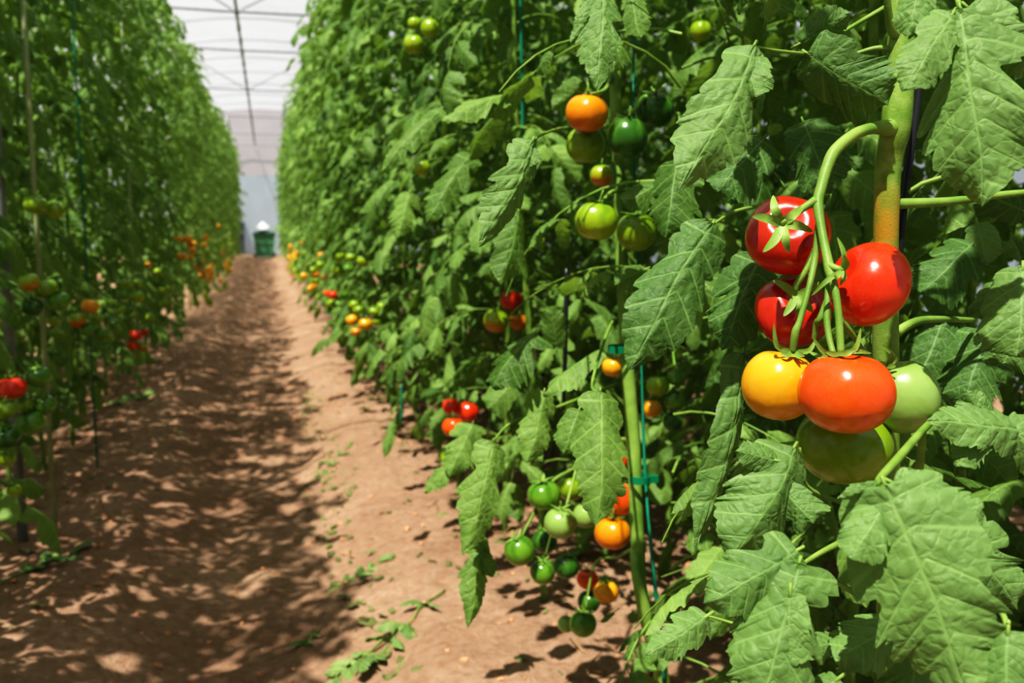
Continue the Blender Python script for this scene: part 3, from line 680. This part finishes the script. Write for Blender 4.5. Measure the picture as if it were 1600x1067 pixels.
# hero stem, truss stalks and side shoots
mb = MB()
ptube(mb, [(1412, -90, .86, 19), (1408, 0, .86, 20), (1407, 100, .86, 21), (1400, 195, .86, 23), (1388, 260, .87, 20), (1384, 400, .88, 19), (1384, 560, .90, 20), (1386, 700, .92, 19), (1388, 900, .95, 18), (1390, 1300, 1.0, 17), (1392, 1700, 1.06, 17)], 20, 8)
s = mb.build('stem', STEMH, hero, world=True); s['label'] = 'thick green main stem with an orange brown patch'
mb = MB()
ptube(mb, [(1392, 200, .855, 15), (1365, 200, .84, 9.5), (1335, 210, .825, 9), (1305, 235, .815, 9.5), (1292, 262, .81, 9), (1284, 290, .805, 8.5), (1278, 318, .80, 8.5), (1284, 360, .79, 7), (1292, 400, .78, 7.5), (1297, 424, .775, 8.5), (1304, 450, .77, 6.5), (1310, 490, .765, 6), (1314, 552, .76, 6)], 12)
ptube(mb, [(1274, 314, .80, 8), (1260, 322, .80, 6), (1240, 335, .795, 5.5), (1224, 346, .79, 6), (1220, 352, .80, 7)], 10)
ptube(mb, [(1280, 350, .80, 6), (1274, 400, .80, 5.5), (1264, 450, .79, 5), (1250, 500, .785, 5), (1243, 520, .785, 6.5), (1239, 549, .79, 5.5)], 10)
ptube(mb, [(1276, 385, .81, 5), (1258, 425, .81, 5), (1246, 445, .815, 6), (1244, 462, .82, 6)], 10)
ptube(mb, [(1296, 415, .775, 6), (1308, 420, .77, 5.5), (1317, 421, .77, 5)], 10)
ptube(mb, [(1296, 430, .785, 5.5), (1293, 465, .78, 5), (1292, 500, .775, 5.5), (1296, 530, .77, 5), (1302, 552, .765, 5)], 10)
ptube(mb, [(1292, 470, .785, 5), (1282, 498, .785, 6), (1276, 505, .79, 5), (1272, 530, .795, 4)], 10)
ptube(mb, [(1308, 492, .78, 5), (1330, 520, .79, 4.5), (1352, 552, .81, 4), (1385, 580, .82, 4)], 10)
o = mb.build('fruit_stalk', STEM, hero, world=True); o['label'] = 'branched green stalk of the big ripe cluster'
# sepals of the hero tomatoes
def sepal(mb, pts, hw):
    """curved pointed strip through (px,py,depth)"""
    q = smooth_path([tuple(P(a, b, d)) + (0,) for a, b, d in pts], 5); n = len(q); v = []; 
    for i, p in enumerate(q):
        p = Vector(p[:3]); a = Vector(q[max(0, i - 1)][:3]); b = Vector(q[min(n - 1, i + 1)][:3]); t = (b - a).normalized()
        side = t.cross((CAM - p).normalized()).normalized(); u = i / (n - 1)
        wd = hw * pts[0][2] / F * (math.sin(PI * min(1, u * .8 + .2)) ** .8 + .05)
        for s_ in (-1, 0, 1): v.append(tuple(p + side * s_ * wd + (CAM - p).normalized() * (0 if s_ else -wd * .35)))
    f = [(i * 3 + s_, i * 3 + s_ + 1, i * 3 + s_ + 4, i * 3 + s_ + 3) for i in range(n - 1) for s_ in range(2)]
    f += [tuple(x + len(v) for x in q_[::-1]) for q_ in f]
    vv = v + [tuple(Vector(x) - (CAM - Vector(x)).normalized() * .0006) for x in v]
    mb.add(vv, f)
hero_toms = [o for o in bpy.data.objects if o.name.startswith('tomato') and o.get('category') == 'tomato'][:7]
def sepals(idx, lst, hw=5.5):
    mb = MB()
    for s_ in lst: sepal(mb, s_, hw)
    ob = hero_toms[idx]; c = mb.build('calyx', STEM)
    c.parent = ob; bpy.context.view_layer.update(); c.matrix_parent_inverse = ob.matrix_world.inverted()
def star(cx, cy, d, pts, hw=5.5): return [[(cx, cy, d), ((cx + x) / 2 + ox, (cy + y) / 2 + oy, d - .006), (x, y, d + dz)] for x, y, ox, oy, dz in pts]
sepals(0, star(1222, 350, .79, [(1175, 338, 0, -3, .012), (1192, 394, 4, 2, -.012), (1208, 305, -4, 0, .005), (1232, 395, 0, 0, .0), (1270, 362, 0, -4, .01), (1258, 320, 0, 0, .012)]), 7)
sepals(1, star(1244, 462, .815, [(1208, 438, 0, -3, -.005), (1224, 494, 2, 0, -.008), (1280, 440, 0, 3, -.01), (1270, 488, 3, 0, .005), (1250, 500, 0, 0, .005)]), 6)
sepals(2, star(1317, 422, .768, [(1308, 370, 6, 0, -.005), (1318, 398, 6, 2, -.02), (1300, 440, 0, 0, .0), (1268, 462, 0, -4, .0), (1312, 446, 4, 0, .0)]), 4)
sepals(3, star(1240, 549, .79, [(1209, 505, -10, 14, -.01), (1275, 530, 6, 8, -.006), (1262, 552, 0, 4, .0), (1220, 552, 0, 4, -.004), (1250, 560, 0, 0, -.01)]), 4)
sepals(4, star(1386, 572, .80, [(1378, 538, 16, 4, -.01), (1392, 550, 4, 0, -.01), (1400, 572, 0, 0, -.01), (1372, 565, 0, 0, -.01)]), 4)
sepals(5, star(1320, 655, .81, [(1290, 650, 0, 0, 0), (1350, 650, 0, 0, 0)]), 3)
sepals(6, star(1312, 553, .757, [(1270, 526, -4, 10, -.008), (1345, 512, 8, 12, -.008), (1290, 550, 0, 2, -.006), (1335, 548, 0, 2, -.006), (1362, 552, 0, -4, .0), (1262, 548, 0, 8, .01)]), 4)

for shoot in (
    [(1412, 60, .86, 8), (1395, 50, .85, 8), (1388, 20, .84, 6), (1385, -20, .83, 5)],
    [(1398, 78, .86, 6), (1365, 76, .86, 4), (1300, 95, .87, 3), (1262, 84, .86, 3)],
    [(1388, 319, .88, 9), (1480, 315, .89, 7), (1560, 305, .90, 6), (1640, 298, .9, 5)],
    [(1400, 520, .90, 8), (1440, 500, .92, 6), (1520, 500, 1.0, 4)],
    [(1388, 780, .94, 9), (1350, 800, .85, 8), (1326, 850, .74, 6)],
    [(1390, 820, .94, 9), (1430, 760, .85, 7), (1442, 672, .74, 6)]):
    mb = MB(); ptube(mb, shoot, 9); mb.build('side_shoot', STEM, hero, world=True)
# fine hairs on the thick stem
mb = MB(); rg = random.Random(5)
hs = smooth_path([tuple(P(a, b, d)) + (r * d / F,) for a, b, d, r in [(1408, 0, .86, 20), (1407, 100, .86, 21), (1400, 195, .86, 23), (1388, 260, .87, 20), (1384, 400, .88, 19), (1384, 560, .90, 20)]], 12)
for k in range(900):
    i = rg.randrange(len(hs) - 1); p = Vector(hs[i][:3]).lerp(Vector(hs[i + 1][:3]), rg.random()); a = rg.random() * 2 * PI
    dr = Vector((math.cos(a), math.sin(a), rg.uniform(-.2, .2))); r = hs[i][3]
    q = p + dr * r * .97; e = q + dr * rg.uniform(.0008, .002); sd_ = dr.cross(Vector((0, 0, 1))) * .00008
    mb.add([tuple(q - sd_), tuple(q + sd_), tuple(e), tuple(e)], [(0, 1, 2, 2)])
mb.build('stem_hairs', simple('hair_pale', (.5, .6, .35, 1), .5), hero, world=True)['kind'] = 'stuff'

# black hose beside the hero stem
mb = MB(); ptube(mb, [(1450, -60, .90, 5.5), (1445, 60, .90, 5.5), (1432, 170, .90, 6), (1418, 270, .90, 6.5), (1406, 380, .90, 6.5), (1400, 480, .92, 6), (1398, 640, .95, 6), (1396, 1000, 1.02, 5), (1394, 1640, 1.14, 5)], 10)
tag(mb.build('black_hose', BLACK), 'black support hose running down beside the thick hairy stem', 'hose')

# second plant: stem with clips
mb = MB()
S2 = [(958, -120, 1.72, 10), (960, 0, 1.70, 10), (962, 150, 1.68, 10.5), (968, 300, 1.66, 11), (972, 420, 1.65, 11.5), (980, 560, 1.64, 12), (990, 700, 1.63, 12.5), (996, 840, 1.62, 12.5), (1002, 930, 1.60, 12), (1022, 1010, 1.60, 13), (1034, 1060, 1.61, 13.5), (1042, 1150, 1.62, 13.5), (1050, 1290, 1.66, 14)]
ptube(mb, [(a, b, c, r * .88) for a, b, c, r in S2], 12)
mb.build('stem', STEM, second, world=True)
for stalk in (
    [(992, 860, 1.62, 8), (996, 905, 1.56, 8.5), (1010, 960, 1.56, 9.5), (1022, 1010, 1.57, 10)],
    [(955, 120, 1.68, 4), (945, 140, 1.62, 3), (922, 148, 1.6, 3)],
    [(966, 200, 1.67, 4), (975, 190, 1.62, 3), (1010, 150, 1.66, 3)],
    [(972, 300, 1.66, 4), (955, 300, 1.58, 3), (938, 320, 1.53, 3)],
    [(975, 320, 1.66, 4), (990, 330, 1.62, 3)],
    [(990, 690, 1.64, 4), (960, 690, 1.75, 4), (900, 730, 1.85, 3), (860, 755, 1.87, 3), (835, 800, 1.85, 2.5), (815, 838, 1.84, 2)]):
    mb = MB(); ptube(mb, stalk, 9); mb.build('fruit_stalk', STEM, second, world=True)
for stalk in ([(985, 640, 1.63, 3), (975, 700, 1.72, 2.5), (966, 745, 1.78, 2), (962, 800, 1.77, 1.5)], [(1000, 850, 1.62, 3), (965, 870, 1.8, 2.5), (930, 880, 2.0, 2), (915, 950, 2.0, 1.6)], [(860, 760, 1.87, 2.5), (868, 800, 1.85, 2), (852, 870, 1.88, 1.6)], [(900, 735, 1.85, 2.5), (885, 790, 1.82, 2)]):
    mb = MB(); ptube(mb, stalk, 8); mb.build('fruit_stalk', STEM, second, world=True)
for (cx, cy, d, lab) in ((966, 432, 1.64, 'small green plastic clip high on the slanting stem beside the dark hanging leaf'), (966, 545, 1.62, 'dark green plastic clip on the slanting stem above the yellow orange tomato'), (1000, 748, 1.61, 'green plastic clip on the slanting stem right of an orange red tomato')):
    mb = MB(); c = P(cx, cy, d); n = 20; v = []; f = []
    R0 = .0155; 
    for i in range(n + 1):
        a = 2 * PI * i / n * .92
        for rr, zz in ((R0, -.006), (R0 + .002, -.006), (R0 + .002, .006), (R0, .006)): v.append((c.x + rr * math.cos(a), c.y + rr * math.sin(a), c.z + zz))
    for i in range(n):
        for k in range(4): f.append((i * 4 + k, i * 4 + (k + 1) % 4, i * 4 + 4 + (k + 1) % 4, i * 4 + 4 + k))
    mb.add(v, f); t = c + RT * .022 - FW * .002
    mb.box((t.x - .008, t.y - .004, t.z - .006), (t.x + .008, t.y + .004, t.z + .006))
    tag(mb.build('plant_clip', CLIPM, smooth=False), lab, 'clip')
def cord(pp, lab, mat=TWINE, name='support_twine', seg=6, group=None):
    mb = MB(); ptube(mb, pp, seg); return tag(mb.build(name, mat), lab, 'twine', group)
cord([(992, -80, 1.72, 2), (990, 200, 1.68, 2), (1000, 500, 1.66, 2), (1008, 740, 1.62, 2.4), (1022, 900, 1.58, 3), (1036, 1040, 1.58, 3), (1048, 1290, 1.66, 3)], 'green twine following the slanting stem down to the soil')
cord([(812, -60, 2.35, 2.5), (816, 160, 2.38, 2.5), (818, 300, 2.4, 2)], 'green twine hanging beside a pale stem high in the leaf wall')
cord([(885, 420, 1.9, 3.5), (884, 520, 1.9, 3.5), (880, 640, 1.95, 3)], 'black cord hanging in front of the third stem', BLACK)
cord([(628, 600, 3.3, 1.5), (626, 660, 3.3, 1.5)], 'short blue green twine end near the soil in the right row', TWINE)

# ------------------------------------------------------------------ plants close to the viewer (unique foliage)
def keep_fn(p, L):
    x, y, d = proj(p)
    if d < .55: return not (-300 < x < 1900 and -300 < y < 1400) and sun_free(p, .5 * L + .012)
    m = .58 * L * F / max(d, .1)
    for kx, ky, kr, kd in KEY:
        if d < kd + .03 and (x - kx) ** 2 + (y - ky) ** 2 < (kr + m) ** 2: return False
    if p.z < .12 or not sun_free(p, .55 * L + .018): return False
    # keep the air over the path free
    if p.x < .30 - .06 * (p.z < 1.0) : return False
    # open ground at the foot of the row
    if p.z < .42 and p.x < .52 and y > 600: return False
    return True
def keep_hero(p, L):
    x, y, d = proj(p)
    if x < 1040 and d < 1.35: return False
    if d < .86 and 900 < x < 1750 and -200 < y < 1250: return False
    return keep_fn(p, L)
OUT = Vector((-.5, -.3, .25))
def near_plant(emp, seed, H_, z0, nleaf, tp, keep, path=None, stem=True, size=1.0, Lr=(.24, .40)):
    st, fo = plant_mb(seed, tp, H_, z0, nleaf, Vector(emp.location), keep, (-.08, 0), OUT, path, size, Lr)
    if stem: st.build('stem', STEM, emp, world=True)
    fo.build('foliage', [LEAF, STEM], emp, world=True)
hp = [Vector((0, 0, z)) for z in np.linspace(0, 2.7, 12)]
near_plant(hero, 11, 2.7, .15, 46, T_HI, keep_hero, hp, False)
near_plant(second, 12, 2.8, .30, 48, T_HI, keep_hero, hp, False)
near_plant(third, 13, 2.8, .26, 52, T_HI, keep_fn)
extra = [(.86, 1.25, 'tomato plant in the shade directly behind the big ripe cluster', T_HI),
         (1.02, .78, 'tomato plant with dark leaves behind the thick stem at the right edge', T_HI),
         (.74, 3.0, 'fourth tomato plant of the right row, counted from the big ripe cluster', T_HI),
         (.68, 3.5, 'fifth tomato plant of the right row, over the low red trio', T_MID),
         (.70, 4.0, 'sixth tomato plant of the right row, just past the low red trio', T_MID),
         (.68, 4.5, 'seventh tomato plant of the right row, before the yellow bunch by the path', T_MID)]
for k, (x, y, lab, tp) in enumerate(extra):
    e = empty('tomato_plant', (x, y, gz(x, y, False))); tag(e, lab, 'plant')
    near_plant(e, 20 + k, 3.0, .30 if x < .8 else .22, 50 if tp is T_HI else 54, tp, keep_hero if y < 2 else keep_fn)

# ------------------------------------------------------------------ row plants (shared meshes)
def variants(n, tp, H_, nleaf, z0, seed, size=1., Lr=(.24, .40)):
    out = []
    for k in range(n):
        st, fo = plant_mb(seed + k, tp, H_ + .1 * (k % 3), z0, nleaf, Vector((0, 0, 0)), None, (0, 0), None, None, size, Lr)
        out.append((st.mesh('stem', STEM), fo.mesh('foliage', [LEAF, STEM])))
    return out
V_MID = variants(5, T_MID, 3.0, 60, .34, 100)
V_LO = variants(6, T_LO, 3.0, 58, .36, 200)
V_LEFT = variants(4, T_MID, 3.1, 57, .30, 400, 1., (.18, .33))
V_LEFTFAR = variants(4, T_LO, 3.1, 46, .34, 500, .95, (.2, .36))
V_BACK = variants(4, T_MID, 2.75, 56, .16, 300)
def row_plant(x, y, V, lab, group, sc_=1.0):
    e = empty('tomato_plant', (x, y, gz(x, y, False))); tag(e, lab, 'plant', group)
    st, fo = rnd.choice(V); e.rotation_euler.z = rnd.random() * 6.28; e.scale = (sc_, sc_, sc_ * rnd.uniform(.96, 1.05))
    for nm, me in (('stem', st), ('foliage', fo)):
        c = link(bpy.data.objects.new(nm, me)); c.parent = e
    return e
y = 5.0
while y < 29:
    row_plant(.68 + rnd.uniform(-.04, .04), y, V_MID if y < 8 else V_LO, 'tall leafy tomato plant in the sunlit right row along the path', 'plants of the sunlit right row'); y += .45
y = -1.6
while y < 29:
    row_plant(-.92 + rnd.uniform(-.04, .04), y, V_LEFT if y < 8 else V_LEFTFAR, 'tall leafy tomato plant in the shaded left row along the path', 'plants of the shaded left row', 1.0); y += .45
y = 1.45
while y < 7:
    row_plant(1.22 + rnd.uniform(-.04, .04), y, V_BACK, 'tomato plant just behind the sunlit right row, sharing its bed', 'plants sharing the bed behind the right row'); y += .42
y = .6
while y < 9:
    row_plant(1.85 + rnd.uniform(-.05, .05), y, V_BACK if y < 4 else V_LO, 'tomato plant standing in the row behind the sunlit right row', 'plants of the row behind the right row'); y += .5
y = .8
while y < 8:
    row_plant(2.75 + rnd.uniform(-.05, .05), y, V_BACK, 'tomato plant two rows behind the sunlit right row', 'plants two rows behind the right row'); y += .5
y = 2.6
while y < 10:
    row_plant(-1.75 + rnd.uniform(-.05, .05), y, V_LO, 'tomato plant standing in the row behind the shaded left row', 'plants of the row behind the left row'); y += .5

# small fruit far down both rows
def scatter(X, y0, y1, n, lab, grp, zr):
    for k in range(n):
        y = y0 + (y1 - y0) * (k + rnd.random()) / n; x = X + rnd.uniform(-.05, .05); z = rnd.uniform(*zr); col = rnd.choice(lab[1])
        for q in range(rnd.choice((3, 4, 5))):
            c = rnd.choice((col, col, rnd.choice(lab[1])))
            tomato((x + rnd.uniform(-.05, .05), y + rnd.uniform(-.06, .06), z - .04 * q), rnd.uniform(.027, .036), c,
                   TWN[c] + lab[0], (rnd.uniform(-.4, .4), rnd.uniform(-.4, .4), 1), group=TWN[c] + grp, cal=y < 9, cm=rnd.choice(CALYX))
scatter(-.56, 6.5, 17, 16, (' tomato seen small in the distance low in the left row', ('lime', 'lime', 'pale', 'lime', 'yellow')), ' tomatoes far down the left row', (.35, .95))
scatter(.40, 7.0, 17, 14, (' tomato seen small in the distance low in the right row', ('lime', 'yellow', 'lime', 'orange', 'lime')), ' tomatoes far down the right row', (.30, .80))

# ------------------------------------------------------------------ poles and twines of the left row
def pole(px, X, z1, r, lab, mat, nm='support_pole', cat='pole'):
    d = on_x(px, 345, X); p = CAM + ray(px, 345) * d; z0 = gz(p.x, p.y, False)
    mb = MB(); mb.tube([(p.x, p.y, z0 - .05), (p.x, p.y, (z0 + z1) / 2), (p.x, p.y, z1)], r, 10)
    return tag(mb.build(nm, mat), lab, cat)
pole(3, -.80, 3.1, .016, 'grey metal pole at the left edge in front of the shaded row', POLE)
pole(131, -.72, 2.9, .004, 'green twine hanging down the shaded left row near a high yellow tomato', TWINE, 'support_twine', 'twine')
pole(205, -.74, 2.9, .006, 'pale stem like twine with thick wrap in the shaded left row', simple('pale_twine', (.35, .42, .22, 1), .6), 'support_twine', 'twine')
pole(57, -.70, 2.9, .008, 'pale thick twine rising from the high pair of tomatoes at the left', simple('pale_twine_b', (.33, .38, .2, 1), .6), 'support_twine', 'twine')

# ------------------------------------------------------------------ greenhouse shell
def arch(x): return 4.45 - 1.75 * (x / 4.5) ** 2 * (.75 + .25 * abs(x / 4.5))
Y0, Y1 = -3.0, 31.0
mb = MB(); nx = 40; yl = np.linspace(Y0, Y1, 86); xv = np.linspace(-4.5, 4.5, nx + 1)
v = [(x, y, arch(x) + .025 * abs(math.sin(PI * (y - Y0) / 2.0))) for x in xv for y in yl]; n = len(yl)
mb.add(v, [(i * n + j, (i + 1) * n + j, (i + 1) * n + j + 1, i * n + j + 1) for i in range(nx) for j in range(n - 1)])
tag(mb.build('ceiling', FILM), 'white translucent plastic film roof arching over the rows', 'roof', kind='structure')
for sx, nm in ((-4.5, 'wall_left'), (4.5, 'wall_right')):
    mb = MB(); mb.add([(sx, Y0, -.1), (sx, Y1, -.1), (sx, Y1, arch(4.5)), (sx, Y0, arch(4.5))], [(0, 1, 2, 3)])
    tag(mb.build(nm, FILM), 'plastic film side wall on the %s' % nm[5:], 'wall', kind='structure')
zs = 1.05 + (345 - 278) / F * 31
def gable(z0, z1):
    mb = MB(); cols = 30; xx = np.linspace(-4.5, 4.5, cols + 1); v = []
    for x in xx:
        top = min(z1, arch(x)) if z1 else arch(x); v += [(x, Y1 + .03 * math.sin(x * 9), min(z0, top)), (x, Y1 + .03 * math.sin(x * 9 + 1), top)]
    mb.add(v, [(2 * i, 2 * i + 2, 2 * i + 3, 2 * i + 1) for i in range(cols)]); return mb
tag(gable(-.1, zs).build('wall_far', FILMB), 'bluish translucent film across the lower end wall behind the bin', 'wall', kind='structure')
tag(gable(zs, None).build('wall_far_upper', FILMW), 'pinkish white film across the upper end wall', 'wall', kind='structure')
tn = 0
def trim(mb, lab, mat=METAL):
    global tn; tn += 1; tag(mb.build('trim_%d' % tn, mat), lab, 'frame', kind='structure')
ridge = on_x(378, 0, -.30)
mb = MB(); zr = 3.34; mb.tube([(-.24, yy, zr + .01 * math.sin(yy * 3)) for yy in np.linspace(2, Y1 - .05, 60)], .018, 8)
for yy in np.arange(6, 30, .9): mb.tube([(-.24, yy, zr - .03), (-.24, yy, zr + .04)], .026, 6)
trim(mb, 'long dark pipe running the length of the roof above the path')
for yy in np.arange(3.2, 31, 2.0):
    mb = MB(); mb.tube([(x, yy, arch(x) - .03) for x in np.linspace(-4.5, 4.5, 30)], .013, 6)
    trim(mb, 'curved steel hoop holding up the roof film')
for yy in (8.6, 11.4, 13.9, 18.0, 22.5, 26.8, 30.8):
    mb = MB(); mb.tube([(x, yy, 3.34 + .02 * abs(x)) for x in np.linspace(-4.4, 4.4, 12)], .018, 6)
    if yy in (11.4, 18.0): mb.tube([(-.24, yy, 3.34), (-1.6, yy + .1, 4.15)], .010, 6); mb.tube([(-.24, yy, 3.34), (1.3, yy + .1, 4.2)], .010, 6)
    trim(mb, 'straight steel tie bar crossing under the roof hoops')
for x in (-1.05, .95):
    mb = MB(); mb.tube([(x, Y1 - .06, -.05), (x, Y1 - .06, 4.2)], .04, 8); trim(mb, 'upright post of the end wall')

# ------------------------------------------------------------------ wheelie bin and dark crate at the end
d = 29.0; c = P(413, 378, d); gb = gz(c.x, c.y, False)
bn = empty('wheelie_bin', (c.x, c.y, gb)); tag(bn, 'green wheelie bin with a dark lid at the end of the path', 'bin')
mb = MB(); mb.box((-.31, -.30, .06), (.31, .30, .70), 0, .82)
for z in (.25, .45): mb.box((-.29, -.305, z), (.29, -.29, z + .02))
mb.build('body', BINM, bn, False)
mb = MB(); mb.box((-.34, -.34, .70), (.34, .34, .76)); mb.box((-.30, -.26, .76), (.30, .30, .80)); mb.build('lid', BINL, bn, False)
mb = MB(); mb.tube([(-.24, .33, .68), (-.24, .40, .70), (.24, .40, .70), (.24, .33, .68)], .015, 6); mb.build('handle', BINL, bn)
for sx in (-.27, .27):
    mb = MB(); mb.tube([(sx - .03, .24, .09), (sx + .03, .24, .09)], .09, 16); mb.build('wheel', BLACK, bn)
c2 = P(374, 372, 29.5); mb = MB(); mb.box((-.16, -.15, 0), (.16, .15, .95), 0, .9); mb.box((-.18, -.17, .95), (.18, .17, 1.0))
cr = mb.build('storage_drum', simple('dark_drum', (.05, .06, .08, 1), .6), smooth=False); cr.location = (c2.x, c2.y, gz(c2.x, c2.y, False)); tag(cr, 'dark upright container standing left of the green wheelie bin', 'container')
mb = MB(); q = []
for i in range(9):
    th = i / 8 * PI
    q.append((0, 0, .28 * i / 8))
mb.tube(q, [.10, .19, .21, .2, .19, .17, .13, .07, .05], 12); sk = mb.build('sack', SACK); sk.location = (c.x - .03, c.y, gb + .80); tag(sk, 'crumpled white sack lying on the lid of the wheelie bin', 'sack')

# ------------------------------------------------------------------ fallen leaves on the soil
def fallen(px, py, px2, py2, lab, seed, size=.8, tp=T_HI):
    """compound leaf lying on the soil from one point to another"""
    def gp(a, b):
        r = ray(a, b); d_ = 1.5
        for _ in range(30):
            p = CAM + r * d_; d_ += (p.z - gz(p.x, p.y)) / max(.05, -r.z) * .8
        return CAM + r * d_
    A, B = gp(px, py), gp(px2, py2); rg = random.Random(seed); mb = MB(); d_ = B - A; L = d_.length; dn = d_.normalized()
    G = lambda p, h: Vector((p.x, p.y, gz(p.x, p.y) + h))
    pts = [G(A.lerp(B, t) + Vector((0, 0, 0)), .006) for t in np.linspace(0, 1, 8)]
    mb.tube([p - A for p in pts], [.003 - .002 * i / 7 for i in range(8)], 6, 1)
    sd_ = dn.cross(Vector((0, 0, 1)))
    for fr, sz, pr in ((.35, .6, 1), (.6, .8, 1), (.8, .7, 1), (1., 1., 0)):
        p = G(A.lerp(B, fr), .008)
        for sg in ((-1, 1) if pr else (0,)):
            dd = dn * .7 + sd_ * sg * .8 + Vector((rg.gauss(0, .2), rg.gauss(0, .2), rg.uniform(0, .12)))
            put(mb, tp[rg.choice((0, 2, 4, 2))], p - A, dd, Vector((rg.gauss(0, .35), rg.gauss(0, .35), 1)), sz * size * .11, 1, rg.random())
    o = mb.build('fallen_leaf', [LEAFD, STEM]); o.location = A; tag(o, lab, 'leaf')
fallen(695, 925, 592, 1030, 'fallen green leaf sprig with a long stalk on the lit soil under the row', 1, 1.0)
fallen(600, 1000, 530, 1064, 'limp fallen leaf at the bottom edge beside the long stalked sprig', 2, .8)
fallen(512, 930, 590, 880, 'small curled fallen leaf alone on the lit bank of the path', 3, .55)
fallen(0, 915, 110, 868, 'wilted grey green sprig on the shaded bank at the left', 4, 1.0)
fallen(470, 765, 545, 700, 'withered leaf on the edge between shade and lit soil', 5, .6)
fallen(630, 575, 575, 640, 'leafy offcut lying at the foot of the right row over lit soil', 6, .9, T_MID)
fallen(150, 640, 225, 622, 'leafy offcut lying at the foot of the shaded left row', 7, 1.2, T_MID)
fallen(500, 985, 470, 1010, 'tiny dry leaf near the shadow edge at the bottom', 8, .4)
mb = MB(); rg = random.Random(18)
for k in range(260):
    x = rg.choice((rg.gauss(.80, .16), rg.gauss(-.9, .15), rg.gauss(.85, .2))); yy = 1.3 + 7 * rg.random() ** 1.4; a_ = rg.random() * 6.3; L_ = rg.uniform(.03, .14)
    q = [Vector((x + math.cos(a_ + t * .3) * L_ * t, yy + math.sin(a_ + t * .4) * L_ * t, 0)) for t in (0, .33, .66, 1)]
    for p in q: p.z = gz(p.x, p.y) + .004 + rg.random() * .008
    mb.tube(q, rg.uniform(.0008, .0022), 5)
tag(mb.build('dry_twigs', simple('dry_twig', lin((150, 125, 85)), .8, .2, 12, .4)), 'bits of dry stalk scattered along the foot of the rows', 'litter', kind='stuff')
mb = MB(); rg = random.Random(8)
for k in range(700):
    if k % 2: x = rg.gauss(.24, .05); yy = 1.2 + 5 * rg.random() ** 1.5
    else: x = rg.choice((rg.gauss(.78, .18), rg.gauss(.78, .16), rg.gauss(-.80, .20))); yy = 1.2 + 8 * rg.random() ** 1.3
    put(mb, T_MID[rg.randrange(8)], (x, yy, gz(x, yy) + .004), (rg.gauss(0, 1), rg.gauss(0, 1), .05), (rg.gauss(0, .4), rg.gauss(0, .4), 1), rg.uniform(.015, .045), 1, rg.random())
tag(mb.build('leaf_litter', [simple('dry_litter', lin((110, 118, 72)), .8, .2, 12, .4), STEM]), 'scraps of dry and green leaf litter along the foot of the rows', 'litter', kind='stuff')
